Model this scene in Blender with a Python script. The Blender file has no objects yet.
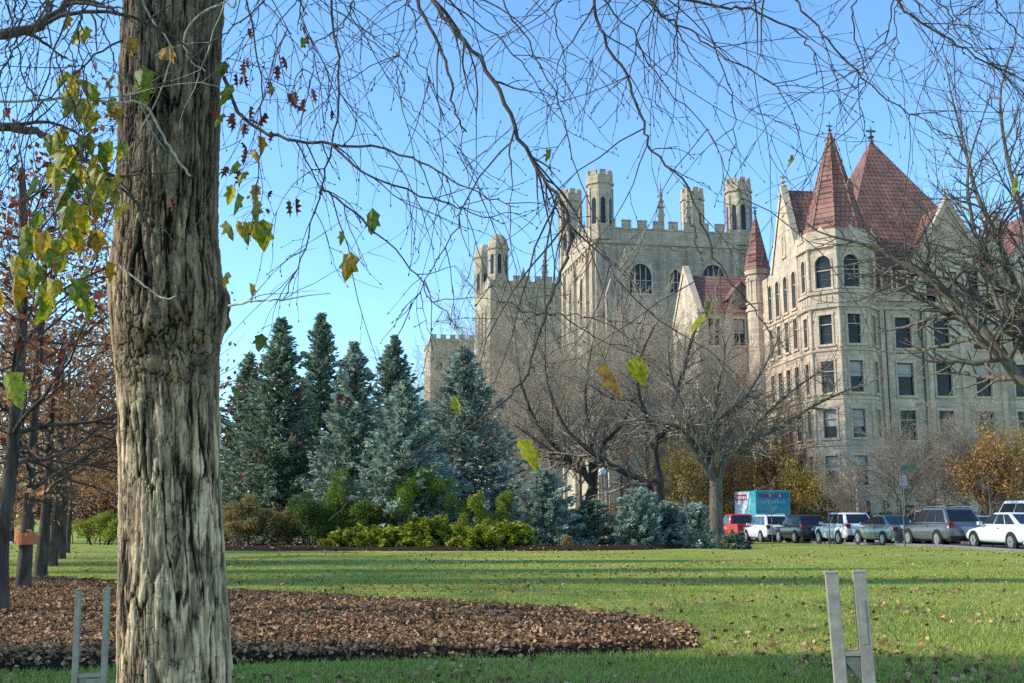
import bpy, math, random
import numpy as np
from mathutils import Vector, Matrix
R = math.radians
random.seed(7)
scene = bpy.context.scene
col = scene.collection
F_PX, CX, CY, CAM_H = 1060.0, 512.0, 341.5, 1.6
PITCH = math.atan(170.5 / F_PX)
cP, sP = math.cos(PITCH), math.sin(PITCH)

# ------------------------------------------------------------------ placing
def at(px, py, Y):
    """point of the place seen at pixel (px, py), at depth Y in metres"""
    u = (px - CX) / F_PX; v = (CY - py) / F_PX
    dy = cP - v * sP; dz = sP + v * cP
    k = Y / dy
    return Vector((u * k, Y, CAM_H + dz * k))
def zat(py, Y): return at(CX, py, Y).z
def gz(y):
    """height of the ground: level near the camera, falling a little towards the street"""
    return -0.018 * min(max(y - 50.0, 0.0), 50.0)
def ground(px, py):
    Y = 30.0
    for _ in range(30):
        p = at(px, py, Y)
        if p.z > gz(Y) + 1e-4 and p.z >= CAM_H: return p
        Y = Y * (CAM_H - gz(Y)) / max(CAM_H - p.z, 1e-3)
    p = at(px, py, Y); p.z = gz(Y); return p

# ------------------------------------------------------------------ objects
def tag(o, label=None, cat=None, group=None, kind=None):
    if label: o['label'] = label
    if cat: o['category'] = cat
    if group: o['group'] = group
    if kind: o['kind'] = kind
    return o
def empty(name, label, cat, loc=(0, 0, 0), rz=0.0, group=None):
    o = bpy.data.objects.new(name, None); col.objects.link(o)
    o.empty_display_size = 0.3
    o.location = loc; o.rotation_euler = (0, 0, rz)
    return tag(o, label, cat, group)
def link(name, me, parent=None):
    o = bpy.data.objects.new(name, me); col.objects.link(o)
    if parent: o.parent = parent
    return o
def copy_tree(o, parent=None):
    c = o.copy(); col.objects.link(c); c.parent = parent
    for ch in list(o.children): copy_tree(ch, c)
    return c

class MB:
    """collects faces for ONE mesh"""
    def __init__(s): s.v = []; s.f = []; s.m = []
    def poly(s, pts, m=0):
        n = len(s.v); s.v.extend([tuple(p) for p in pts]); s.f.append(tuple(range(n, n + len(pts)))); s.m.append(m)
    def add(s, V, F, m=0):
        n = len(s.v); s.v.extend([tuple(p) for p in V])
        for f in F: s.f.append(tuple(i + n for i in f)); s.m.append(m)
    def box(s, x0, x1, y0, y1, z0, z1, T=None, m=0):
        V = [(x, y, z) for z in (z0, z1) for y in (y0, y1) for x in (x0, x1)]
        if T: V = [T(*p) for p in V]
        s.add(V, [(0, 2, 3, 1), (4, 5, 7, 6), (0, 1, 5, 4), (2, 6, 7, 3), (0, 4, 6, 2), (1, 3, 7, 5)], m)
    def prism(s, ring, z0, z1, ring2=None, cap=True, m=0, T=None):
        """ring of (x,y) counter-clockwise, from z0 to z1"""
        r2 = ring2 or ring; n = len(ring)
        V = [(x, y, z0) for x, y in ring] + [(x, y, z1) for x, y in r2]
        if T: V = [T(*p) for p in V]
        F = [(i, (i + 1) % n, n + (i + 1) % n, n + i) for i in range(n)]
        if cap: F += [tuple(range(n - 1, -1, -1)), tuple(range(n, 2 * n))]
        s.add(V, F, m)
    def lathe(s, prof, n=16, c=(0, 0, 0), axis='z', m=0):
        """prof: (radius, height)"""
        V = []
        for r, h in prof:
            for i in range(n):
                a = 2 * math.pi * i / n
                x, y = r * math.cos(a), r * math.sin(a)
                if axis == 'z': V.append((c[0] + x, c[1] + y, c[2] + h))
                else: V.append((c[0] + x, c[1] + h, c[2] + y))
        F = []
        for k in range(len(prof) - 1):
            for i in range(n):
                j = (i + 1) % n
                q = (k * n + i, k * n + j, (k + 1) * n + j, (k + 1) * n + i)
                F.append(q if axis == 'z' else q[::-1])
        F.append(tuple(range(n - 1, -1, -1)) if axis == 'z' else tuple(range(n)))
        e = (len(prof) - 1) * n
        F.append(tuple(range(e, e + n)) if axis == 'z' else tuple(range(e + n - 1, e - 1, -1)))
        s.add(V, F, m)
    def mesh(s, name, mats, smooth=False):
        me = bpy.data.meshes.new(name); me.from_pydata(s.v, [], s.f)
        for mt in (mats if isinstance(mats, (list, tuple)) else [mats]): me.materials.append(mt)
        me.polygons.foreach_set('material_index', s.m)
        if smooth: me.polygons.foreach_set('use_smooth', [True] * len(s.f))
        me.update(); return me
    def build(s, name, mats, parent=None, smooth=False):
        return link(name, s.mesh(name, mats, smooth), parent)

def np_mesh(name, V, Fs, mats, smooth=False, attrs=None, mi=None):
    """V (N,3); Fs list of (M,k) index arrays"""
    V = np.asarray(V, np.float32)
    me = bpy.data.meshes.new(name)
    me.vertices.add(len(V)); me.vertices.foreach_set('co', V.ravel())
    tot = np.concatenate([np.full(len(f), f.shape[1], np.int32) for f in Fs])
    idx = np.concatenate([np.asarray(f, np.int32).ravel() for f in Fs])
    start = np.concatenate([[0], np.cumsum(tot)[:-1]]).astype(np.int32)
    me.loops.add(len(idx)); me.loops.foreach_set('vertex_index', idx)
    me.polygons.add(len(tot)); me.polygons.foreach_set('loop_start', start); me.polygons.foreach_set('loop_total', tot)
    for mt in (mats if isinstance(mats, (list, tuple)) else [mats]): me.materials.append(mt)
    if mi is not None: me.polygons.foreach_set('material_index', np.asarray(mi, np.int32))
    if smooth: me.polygons.foreach_set('use_smooth', np.ones(len(tot), bool))
    for k, a in (attrs or {}).items():
        at_ = me.attributes.new(k, 'FLOAT', 'POINT'); at_.data.foreach_set('value', np.asarray(a, np.float32))
    me.update(calc_edges=True); return me

class Tubes:
    """collects tapered limbs and builds them as ONE mesh"""
    def __init__(s): s.g = {}
    def add(s, pts, rad, n=4):
        s.g.setdefault((len(pts), n), []).append((pts, rad))
    def arrays(s):
        Vs, Fs, off = [], [], 0
        for (N, n), L in s.g.items():
            P = np.array([[tuple(p) for p in a] for a, b in L], float); r = np.array([b for a, b in L], float)
            B = len(L)
            t = np.gradient(P, axis=1); t /= np.linalg.norm(t, axis=2, keepdims=True) + 1e-9
            ov = P[:, -1] - P[:, 0]; ov /= np.linalg.norm(ov, axis=1, keepdims=True) + 1e-9
            ref = np.where(np.abs(ov[:, 2:3]) < 0.8, np.array([[0, 0, 1.]]), np.array([[1., 0.3, 0]]))
            u = np.cross(t, ref[:, None, :]); u /= np.linalg.norm(u, axis=2, keepdims=True) + 1e-9
            w = np.cross(t, u)
            an = 2 * np.pi * np.arange(n) / n
            V = P[:, :, None, :] + r[:, :, None, None] * (np.cos(an)[None, None, :, None] * u[:, :, None, :] + np.sin(an)[None, None, :, None] * w[:, :, None, :])
            i = np.arange(N - 1)[:, None]; j = np.arange(n)[None, :]; jn = (j + 1) % n
            q = np.stack([i * n + j, i * n + jn, (i + 1) * n + jn, (i + 1) * n + j], -1).reshape(-1, 4)
            F = (q[None] + (np.arange(B) * N * n)[:, None, None]).reshape(-1, 4) + off
            Vs.append(V.reshape(-1, 3)); Fs.append(F); off += B * N * n
        return np.concatenate(Vs), Fs
    def mesh(s, name, mt):
        V, F = s.arrays(); return np_mesh(name, V, [np.concatenate(F)], mt, smooth=True)

# ------------------------------------------------------------------ materials
class NT:
    def __init__(s, name):
        s.m = bpy.data.materials.new(name); s.m.use_nodes = True
        s.t = s.m.node_tree; s.n = s.t.nodes; s.n.clear()
        s.out = s.n.new('ShaderNodeOutputMaterial')
    def node(s, typ, _in=None, **kw):
        nd = s.n.new('ShaderNode' + typ)
        for k, v in kw.items(): setattr(nd, k, v)
        for k, v in (_in or {}).items(): s.set(nd, k, v)
        return nd
    def set(s, nd, k, v):
        sock = nd.inputs[k]
        if hasattr(v, 'is_output'): s.t.links.new(v, sock)
        else: sock.default_value = v
    def ramp(s, fac, stops, interp='LINEAR'):
        nd = s.n.new('ShaderNodeValToRGB'); cr = nd.color_ramp; cr.interpolation = interp
        while len(cr.elements) < len(stops): cr.elements.new(0.5)
        for e, (p, c) in zip(cr.elements, stops):
            e.position = p; e.color = tuple(c) + (1,) if len(c) == 3 else c
        s.t.links.new(fac, nd.inputs[0]); return nd.outputs[0]
    def noise(s, vec, scale, detail=4, rough=0.55, dist=0.0):
        nd = s.node('TexNoise', {'Scale': scale, 'Detail': detail, 'Roughness': rough, 'Distortion': dist})
        if vec is not None: s.t.links.new(vec, nd.inputs['Vector'])
        return nd.outputs['Fac']
    def mapping(s, vec, sc=(1, 1, 1), rot=(0, 0, 0)):
        nd = s.node('Mapping', {'Scale': sc, 'Rotation': rot}); s.t.links.new(vec, nd.inputs['Vector']); return nd.outputs[0]
    def mix(s, a, b, fac, mode='MIX'):
        nd = s.node('MixRGB', blend_type=mode)
        for i, v in ((0, fac), (1, a), (2, b)):
            if hasattr(v, 'is_output'): s.t.links.new(v, nd.inputs[i])
            else: nd.inputs[i].default_value = v if i == 0 else (tuple(v) + (1,) if len(v) == 3 else v)
        return nd.outputs[0]
    def pos(s, kind='Object'): return s.node('TexCoord').outputs[kind]
    def wpos(s): return s.node('NewGeometry').outputs['Position']
    def island(s): return s.node('NewGeometry').outputs['Random Per Island']
    def bump(s, h, strength=0.4, dist=0.05):
        return s.node('Bump', {'Height': h, 'Strength': strength, 'Distance': dist}).outputs[0]
    def bsdf(s, color, rough=0.8, metal=0.0, normal=None, spec=0.3, **kw):
        b = s.node('BsdfPrincipled')
        s.set(b, 'Base Color', color if hasattr(color, 'is_output') else tuple(color) + (1,))
        s.set(b, 'Roughness', rough); s.set(b, 'Metallic', metal); s.set(b, 'Specular IOR Level', spec)
        if normal is not None: s.set(b, 'Normal', normal)
        for k, v in kw.items(): s.set(b, k.replace('_', ' '), v)
        s.t.links.new(b.outputs[0], s.out.inputs[0]); return s.m

def m_plain(name, c, rough=0.6, metal=0.0, var=0.12, sc=6.0, spec=0.4):
    t = NT(name); n = t.noise(t.pos(), sc, 5)
    c2 = t.ramp(n, [(0.3, [x * (1 - var) for x in c]), (0.7, [min(1, x * (1 + var)) for x in c])])
    return t.bsdf(c2, rough, metal, spec=spec)
def m_leaf(name, cols, trans=0.35, rough=0.7, big=None):
    """leaf colour varies from leaf to leaf; light shines through"""
    t = NT(name); r = t.island()
    c = t.ramp(r, [(i / max(1, len(cols) - 1), k) for i, k in enumerate(cols)])
    if big:
        n = t.noise(t.wpos(), big, 3); k = t.ramp(n, [(0.3, (0.6, 0.6, 0.6)), (0.7, (1.25, 1.25, 1.25))])
        c = t.mix(c, k, 1.0, 'MULTIPLY')
    d = t.node('BsdfPrincipled', {'Base Color': c, 'Roughness': rough, 'Specular IOR Level': 0.25})
    tr = t.node('BsdfTranslucent', {'Color': t.mix(c, (1.3, 1.25, 0.8), 1.0, 'MULTIPLY')})
    mx = t.node('MixShader', {0: trans}); t.t.links.new(d.outputs[0], mx.inputs[1]); t.t.links.new(tr.outputs[0], mx.inputs[2])
    t.t.links.new(mx.outputs[0], t.out.inputs[0]); return t.m
def m_bark(name, dark, light, sc=8.0):
    t = NT(name); p = t.mapping(t.wpos(), (1, 1, 0.25))
    n = t.noise(p, sc, 6, 0.65)
    c = t.ramp(n, [(0.35, dark), (0.65, light)])
    return t.bsdf(c, 0.9, normal=t.bump(n, 0.6, 0.03), spec=0.15)
def m_stone(name, base, bw=0.9, bh=0.38, dirt=0.45):
    t = NT(name); o = t.pos('Object')
    sx = t.node('SeparateXYZ'); t.t.links.new(o, sx.inputs[0])
    ad = t.node('Math', operation='ADD'); t.t.links.new(sx.outputs[0], ad.inputs[0]); t.t.links.new(sx.outputs[1], ad.inputs[1])
    cb = t.node('CombineXYZ'); t.t.links.new(ad.outputs[0], cb.inputs[0]); t.t.links.new(sx.outputs[2], cb.inputs[1])
    b = [x for x in base]
    br = t.node('TexBrick', {'Color1': tuple(x * 1.12 for x in b) + (1,), 'Color2': tuple(x * 0.82 for x in b) + (1,), 'Mortar': tuple(x * 0.62 for x in b) + (1,),
                             'Scale': 1.0, 'Mortar Size': 0.014, 'Brick Width': bw, 'Row Height': bh, 'Bias': 0.0})
    t.t.links.new(cb.outputs[0], br.inputs['Vector'])
    n = t.noise(t.mapping(o, (1, 1, 0.16)), 0.85, 6, 0.7)
    st = t.ramp(n, [(0.32, (1 - dirt * 0.75,) * 3), (0.62, (1.08, 1.06, 1.03))])
    n2 = t.noise(o, 5, 4); st2 = t.ramp(n2, [(0.3, (0.88, 0.88, 0.88)), (0.7, (1.08, 1.08, 1.08))])
    c = t.mix(t.mix(br.outputs[0], st, 1.0, 'MULTIPLY'), st2, 1.0, 'MULTIPLY')
    return t.bsdf(c, 0.9, normal=t.bump(br.outputs['Fac'], 0.5, -0.02), spec=0.2)
def m_tile(name, a, b):
    t = NT(name); o = t.pos('Object')
    sx = t.node('SeparateXYZ'); t.t.links.new(o, sx.inputs[0])
    ad = t.node('Math', operation='ADD'); t.t.links.new(sx.outputs[0], ad.inputs[0]); t.t.links.new(sx.outputs[1], ad.inputs[1])
    cb = t.node('CombineXYZ'); t.t.links.new(ad.outputs[0], cb.inputs[0]); t.t.links.new(sx.outputs[2], cb.inputs[1])
    br = t.node('TexBrick', {'Color1': tuple(a) + (1,), 'Color2': tuple(b) + (1,), 'Mortar': tuple(x * 0.35 for x in b) + (1,), 'Scale': 1.0, 'Mortar Size': 0.035, 'Brick Width': 0.42, 'Row Height': 0.46})
    t.t.links.new(cb.outputs[0], br.inputs['Vector'])
    n = t.noise(t.mapping(o, (1, 1, .35)), 0.9, 6, 0.7); k = t.ramp(n, [(0.3, (0.52, 0.54, 0.56)), (0.7, (1.2, 1.14, 1.08))])
    return t.bsdf(t.mix(br.outputs[0], k, 1.0, 'MULTIPLY'), 0.75, normal=t.bump(br.outputs['Fac'], 0.7, -0.04), spec=0.3)
def m_paint(name, c, metal=0.0, rough=0.35):
    t = NT(name); n = t.noise(t.wpos(), 3, 4)
    c2 = t.ramp(n, [(0.3, [x * 0.92 for x in c]), (0.7, [min(1, x * 1.05) for x in c])])
    return t.bsdf(c2, rough, metal, spec=0.5, Coat_Weight=0.6, Coat_Roughness=0.08)

M = {}
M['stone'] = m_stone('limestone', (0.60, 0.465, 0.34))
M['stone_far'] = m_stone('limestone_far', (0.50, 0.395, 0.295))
M['trim'] = m_stone('limestone_trim', (0.61, 0.475, 0.345), 1.6, 0.8, 0.4)
M['stone_dark'] = m_stone('darkened_stone', (0.22, 0.19, 0.16), 1.0, 0.5, 0.6)  # shade at the hall's foot put into the colour; also used on a dormer
M['tile'] = m_tile('red_roof_tile', (0.37, 0.18, 0.14), (0.24, 0.112, 0.088))
M['copper'] = m_plain('aged_metal', (0.10, 0.11, 0.10), 0.5, 0.6)
def _glass(name, c, rough=.06, spec=.6):
    t = NT(name); n = t.noise(t.wpos(), 0.9, 3)
    return t.bsdf(t.ramp(n, [(0.35, [x * 0.5 for x in c]), (0.7, c)]), rough, spec=spec)
M['glass'] = _glass('window_glass', (0.03, 0.03, 0.03), .18, .28)
M['carglass'] = _glass('car_glass', (0.02, 0.024, 0.03))
M['blind'] = m_plain('window_blind', (0.42, 0.40, 0.36), 0.8)
M['frame_dark'] = m_plain('dark_sash', (0.05, 0.045, 0.04), 0.5)
M['rubber'] = m_plain('rubber', (0.02, 0.02, 0.021), 0.85)
M['rim'] = m_plain('alloy_rim', (0.45, 0.45, 0.46), 0.35, 0.7)
M['black'] = m_plain('black_plastic', (0.018, 0.018, 0.02), 0.6)
M['lamp_red'] = m_plain('red_lamp_lens', (0.28, 0.015, 0.015), 0.2)
M['plate'] = m_plain('number_plate', (0.35, 0.42, 0.55), 0.4)
M['chrome'] = m_plain('bright_trim', (0.6, 0.6, 0.62), 0.25, 0.9)
M['steel'] = m_plain('galvanised_steel', (0.34, 0.295, 0.24), 0.6, 0.1, 0.22, 14)
M['white'] = m_plain('white_paint', (0.75, 0.75, 0.73), 0.5)
M['bark_grey'] = m_bark('grey_brown_bark', (0.075, 0.06, 0.047), (0.21, 0.17, 0.13))
M['bark_dark'] = m_bark('dark_bark', (0.035, 0.027, 0.021), (0.13, 0.10, 0.08))
M['bark_tan'] = m_bark('pale_tan_twig', (0.32, 0.25, 0.175), (0.56, 0.455, 0.325))
M['bark_twig'] = m_bark('red_brown_twig', (0.05, 0.038, 0.032), (0.13, 0.10, 0.085), 25)
M['needle'] = m_leaf('blue_spruce_needles', [(0.12, 0.16, 0.14), (0.24, 0.30, 0.265), (0.36, 0.43, 0.39), (0.46, 0.53, 0.49)], 0.3, 0.75, 0.8)
M['needle_green'] = m_leaf('green_spruce_needles', [(0.09, 0.13, 0.095), (0.20, 0.265, 0.195), (0.34, 0.41, 0.33)], 0.3, 0.75, 0.8)
M['needle_pale'] = m_leaf('pale_blue_needles', [(0.16, 0.21, 0.185), (0.32, 0.40, 0.355), (0.48, 0.56, 0.51)], 0.3, 0.75, 1.0)
M['lime'] = m_leaf('lime_juniper', [(0.13, 0.16, 0.02), (0.28, 0.32, 0.04), (0.42, 0.44, 0.06)], 0.3, 0.7, 1.2)
M['green'] = m_leaf('dark_green_leaf', [(0.04, 0.08, 0.02), (0.085, 0.14, 0.03), (0.17, 0.23, 0.05)], 0.25, 0.7, 1.2)
M['midgreen'] = m_leaf('mid_green_leaf', [(0.07, 0.12, 0.02), (0.16, 0.23, 0.035), (0.30, 0.35, 0.06)], 0.25, 0.7, 1.2)
M['drybrown'] = m_leaf('dry_brown_leaf', [(0.18, 0.10, 0.05), (0.34, 0.23, 0.10), (0.26, 0.25, 0.08), (0.44, 0.30, 0.15)], 0.3, 0.8, 1.2)
M['rust'] = m_leaf('rust_oak_leaf', [(0.19, 0.08, 0.048), (0.36, 0.165, 0.09), (0.50, 0.26, 0.15), (0.58, 0.37, 0.23)], 0.4, 0.7, 0.6)
M['darkred'] = m_leaf('dark_red_oak_leaf', [(0.10, 0.02, 0.015), (0.18, 0.045, 0.03), (0.24, 0.08, 0.04)], 0.4, 0.7)
M['orange'] = m_leaf('orange_leaf', [(0.34, 0.15, 0.05), (0.52, 0.27, 0.08), (0.56, 0.36, 0.12)], 0.4, 0.7, 0.8)
M['yellow'] = m_leaf('yellow_leaf', [(0.44, 0.26, 0.05), (0.62, 0.42, 0.08), (0.46, 0.36, 0.08)], 0.4, 0.7, 0.8)
M['litter'] = m_leaf('fallen_leaf', [(0.07, 0.033, 0.018), (0.24, 0.115, 0.055), (0.45, 0.23, 0.11), (0.62, 0.40, 0.22)], 0.15, 0.8)
def _vein_leaf():
    t = NT('plane_tree_leaf'); r = t.island()
    c = t.ramp(r, [(0.0, (0.10, 0.14, 0.02)), (0.3, (0.22, 0.28, 0.03)), (0.55, (0.36, 0.36, 0.04)), (0.8, (0.55, 0.40, 0.04)), (1.0, (0.42, 0.22, 0.04))])
    n = t.noise(t.wpos(), 45, 4); k = t.ramp(n, [(0.35, (0.45, 0.42, 0.3)), (0.6, (1.15, 1.12, 1.0))])
    c = t.mix(c, k, 1.0, 'MULTIPLY')
    d = t.node('BsdfPrincipled', {'Base Color': c, 'Roughness': 0.55}); tr = t.node('BsdfTranslucent', {'Color': t.mix(c, (1.4, 1.3, 0.7), 1.0, 'MULTIPLY')})
    mx = t.node('MixShader', {0: 0.5}); t.t.links.new(d.outputs[0], mx.inputs[1]); t.t.links.new(tr.outputs[0], mx.inputs[2])
    t.t.links.new(mx.outputs[0], t.out.inputs[0]); return t.m
M['plane_leaf'] = _vein_leaf()
# ------------------------------------------------------------------ vegetation generators
def _perp(d, rng):
    while True:
        v = Vector((rng.uniform(-1, 1), rng.uniform(-1, 1), rng.uniform(-1, 1)))
        p = v - d * v.dot(d)
        if p.length > 0.2: return p.normalized()
def branch(T, p, d, L, r, lv, S, rng, tips):
    """one limb and, recursively, what grows on it. S: per-level lists"""
    n = S['seg'][lv]; st = L / n; d = d.normalized(); pts = [p.copy()]; ds = [d.copy()]
    for k in range(n):
        d = (d + _perp(d, rng) * S['wob'][lv] * rng.uniform(0.3, 1) + Vector((0, 0, S['up'][lv]))).normalized()
        p = p + d * st; pts.append(p.copy()); ds.append(d.copy())
    tip = S['tip'][lv]
    rad = [r * (1 - (1 - tip) * (i / n)) for i in range(n + 1)]
    T.add(pts, rad, S['side'][lv])
    sprout(T, pts, ds, rad, L, lv, S, rng, tips)
def sprout(T, pts, ds, rad, L, lv, S, rng, tips):
    if lv >= len(S['seg']) - 1:
        tips.append((pts[-1], ds[-1])); tips.append((pts[len(pts) // 2], ds[len(pts) // 2])); return
    n = len(pts) - 1; k = max(1, int(S['kids'][lv] * rng.uniform(0.75, 1.25) + 0.5)); s0 = S['from'][lv]
    for i in range(k):
        t = s0 + (1 - s0) * (i + rng.uniform(0, 1)) / k
        x = min(t * n, n - 1e-3); a = int(x); f = x - a
        q = pts[a].lerp(pts[a + 1], f); dd = ds[a]
        ang = R(rng.uniform(*S['ang'][lv])); v = _perp(dd, rng)
        nd = dd * math.cos(ang) + v * math.sin(ang)
        if S.get('flat'): nd.z *= S['flat']
        ll = L * S['len'][lv] * (1 - 0.55 * (t - s0)) * rng.uniform(0.7, 1.2)
        rr = (rad[a] * (1 - f) + rad[a + 1] * f) * S['thin'][lv]
        branch(T, q, nd, ll, max(rr, S['rmin']), lv + 1, S, rng, tips)
    branch(T, pts[-1], ds[-1], L * S['len'][lv] * 0.8, max(rad[-1], S['rmin']), lv + 1, S, rng, tips)
def dirs_of(pts):
    ds = []
    for i in range(len(pts)):
        a = pts[max(0, i - 1)]; b = pts[min(len(pts) - 1, i + 1)]; ds.append((b - a).normalized())
    return ds
def smooth_pts(pts, k=4):
    """Catmull-Rom through the points"""
    P = [pts[0] * 2 - pts[1]] + list(pts) + [pts[-1] * 2 - pts[-2]]; out = []
    for i in range(1, len(P) - 2):
        a, b, c, d = P[i - 1], P[i], P[i + 1], P[i + 2]
        for j in range(k):
            t = j / k
            out.append(0.5 * (2 * b + (c - a) * t + (2 * a - 5 * b + 4 * c - d) * t * t + (3 * b - a - 3 * c + d) * t ** 3))
    out.append(pts[-1].copy()); return out
def lin(a, b, n): return [a + (b - a) * i / (n - 1) for i in range(n)]

def quads(name, P, A, B, mt):
    """rhombic blades: centre P, half axes A and B, all (N,3)"""
    P, A, B = (np.asarray(x, float) for x in (P, A, B))
    V = np.stack([P - A, P + B, P + A, P - B], 1).reshape(-1, 3)
    return np_mesh(name, V, [np.arange(len(V)).reshape(-1, 4)], mt)
def rand_unit(g, n):
    v = g.normal(size=(n, 3)); return v / np.linalg.norm(v, axis=1, keepdims=True)
def leaf_cloud(name, pos, size, mt, seed, ratio=0.6, flat=0.0):
    """small leaves with random tilt at pos (N,3)"""
    g = np.random.default_rng(seed); pos = np.asarray(pos, float); n = len(pos)
    a = rand_unit(g, n); a[:, 2] *= (1 - flat); a /= np.linalg.norm(a, axis=1, keepdims=True)
    b = np.cross(a, rand_unit(g, n)); b /= np.linalg.norm(b, axis=1, keepdims=True) + 1e-9
    s = size * g.uniform(0.6, 1.3, n)[:, None]
    return quads(name, pos, a * s * 0.5, b * s * 0.5 * ratio, mt)
def leaves_on(tips, per, spread, size, mt, seed, name='leaves', keep=1.0, droop=0.0):
    g = np.random.default_rng(seed)
    T0 = np.array([tuple(p) for p, d in tips])
    if keep < 1: T0 = T0[g.random(len(T0)) < keep]
    P = np.repeat(T0, per, 0); P = P + g.normal(size=P.shape) * spread; P[:, 2] -= droop
    return leaf_cloud(name, P, size, mt, seed + 1)

def conifer(seed, h, rmax, needle, low=0.02, step=0.21, per=8, tuft=1.0, dense=34, lift=0.15, blunt=0.8, name='spruce'):
    """meshes (trunk, crown) of a spruce: whorls of boughs carrying needle sprays"""
    rng = random.Random(seed); g = np.random.default_rng(seed)
    T = Tubes(); T.add([Vector((0, 0, -0.2)), Vector((0, 0, h * 0.5)), Vector((0, 0, h * 0.98))], [0.018 * h, 0.011 * h, 0.003 * h], 8)
    P, A, B = [], [], []
    z = h * low
    while z < h * 0.985:
        t = z / h; L0 = rmax * ((1 - t) ** blunt) * (0.75 + 0.25 * min(1, t / 0.12)) + 0.04
        k = max(4, int(per * (0.6 + 0.5 * (1 - t)))); a0 = rng.uniform(0, 6.28)
        for i in range(k):
            a = a0 + 6.283 * i / k + rng.uniform(-0.25, 0.25)
            L = L0 * rng.choice((rng.uniform(0.6, 0.85), rng.uniform(0.85, 1.1), rng.uniform(1.0, 1.3)))
            u = np.array([math.cos(a), math.sin(a), 0.0]); s = np.array([-u[1], u[0], 0.0])
            dr = -0.25 * (1 - t) + 0.45 * t + rng.uniform(-0.1, 0.1)
            T.add([Vector((0, 0, z)), Vector(u * L * 0.5 + np.array([0, 0, z + dr * L * 0.4])), Vector(u * L * 0.92 + np.array([0, 0, z + dr * L * 0.8]))], [0.03, 0.02, 0.008], 3)
            m = max(5, int(dense * L / max(rmax, 0.1) + 4))
            f = g.uniform(0.12, 1.0, m) ** 0.8
            wd = (g.uniform(-1, 1, m)) * 0.34 * L * (1.05 - f)
            zz = z + dr * L * f * 0.85 + lift * L * f ** 3 - 0.35 * np.abs(wd) + g.normal(size=m) * 0.05
            c = u[None] * (L * f)[:, None] + s[None] * wd[:, None]; c[:, 2] += zz
            for q in range(3):
                ax = u[None] * 0.8 + s[None] * np.sign(wd)[:, None] * g.uniform(0.1, 0.9, m)[:, None] + g.normal(size=(m, 3)) * 0.35
                ax[:, 2] += lift * 1.5
                ax /= np.linalg.norm(ax, axis=1, keepdims=True)
                bx = np.cross(ax, rand_unit(g, m)); bx /= np.linalg.norm(bx, axis=1, keepdims=True) + 1e-9
                sz = (tuft * g.uniform(0.10, 0.2, m))[:, None]
                P.append(c + g.normal(size=(m, 3)) * 0.04); A.append(ax * sz); B.append(bx * sz * 0.3)
        z += step * (0.75 + 0.5 * rng.random()) * (1 - 0.45 * t)
    return T.mesh(name + '_trunk', M['bark_dark']), quads(name + '_crown', np.concatenate(P), np.concatenate(A), np.concatenate(B), needle)
def shrub_mesh(seed, blobs, n, size, mt, ratio=0.5, name='foliage', up=0.0):
    """foliage on the skins of many small clumps; blobs: (x,y,z,rx,ry,rz)"""
    g = np.random.default_rng(seed); P = []; wt = np.array([b[3] * b[4] + b[3] * b[5] for b in blobs]); wt = wt / wt.sum()
    for b, w in zip(blobs, wt):
        k = int(n * w) + 1; d = rand_unit(g, k); d[:, 2] = np.where(d[:, 2] < -0.4, -d[:, 2], d[:, 2])
        r = 1 - np.abs(g.normal(size=k)) * 0.16
        lump = 1 + 0.16 * np.sin(d[:, 0] * 9 + seed) * np.sin(d[:, 1] * 8 + seed * 2) + 0.12 * np.sin(d[:, 2] * 13 + d[:, 0] * 7)
        P.append(np.array(b[:3]) + d * (r * lump)[:, None] * np.array(b[3:]))
    P = np.concatenate(P); P = P[P[:, 2] > 0.0]
    me = leaf_cloud(name, P, size, mt, seed + 5, ratio)
    return me
def shrub(name, label, cat, px, Y, blobs, n, size, mt, seed, group=None, rz=0, ratio=0.5, extra=None):
    p = at(px, 540, Y); o = empty(name, label, cat, (p.x, Y, gz(Y) - 0.02), rz, group)
    link('foliage', shrub_mesh(seed, blobs, n, size, mt, ratio), o)
    rng = random.Random(seed); T = Tubes()
    for k in range(9):
        b = rng.choice(blobs); e = Vector((b[0] + rng.uniform(-.4, .4) * b[3], b[1] + rng.uniform(-.4, .4) * b[4], b[2] + b[5] * 0.5))
        s = Vector((e.x * 0.45, e.y * 0.45, -0.1)); T.add([s, s.lerp(e, 0.5) + Vector((0, 0, 0.1)), e], [0.03, 0.02, 0.008], 4)
    link('stem', T.mesh('stem', M['bark_dark']), o)
    return o

# ------------------------------------------------------------------ noise for the near bark
def _h(ix, iy, iz, s=0):
    n = (ix * 374761393 + iy * 668265263 + iz * 2147483647 + s * 974634777) & 0xffffffff
    n = ((n ^ (n >> 13)) * 1274126177) & 0xffffffff
    return ((n ^ (n >> 16)) & 0xffff) / 65535.0
def vnoise(x, y, z, s=0):
    xi, yi, zi = np.floor(x).astype(np.int64), np.floor(y).astype(np.int64), np.floor(z).astype(np.int64)
    fx, fy, fz = x - xi, y - yi, z - zi
    fx, fy, fz = (f * f * (3 - 2 * f) for f in (fx, fy, fz)); out = 0
    for a in (0, 1):
        for b in (0, 1):
            for c in (0, 1):
                w = (fx if a else 1 - fx) * (fy if b else 1 - fy) * (fz if c else 1 - fz)
                out = out + w * _h(xi + a, yi + b, zi + c, s)
    return out
def fbm(x, y, z, o=4, s=0):
    v = 0; a = 0.5
    for i in range(o): v = v + a * vnoise(x, y, z, s + i); x, y, z, a = x * 2, y * 2, z * 2, a * 0.5
    return v
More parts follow.
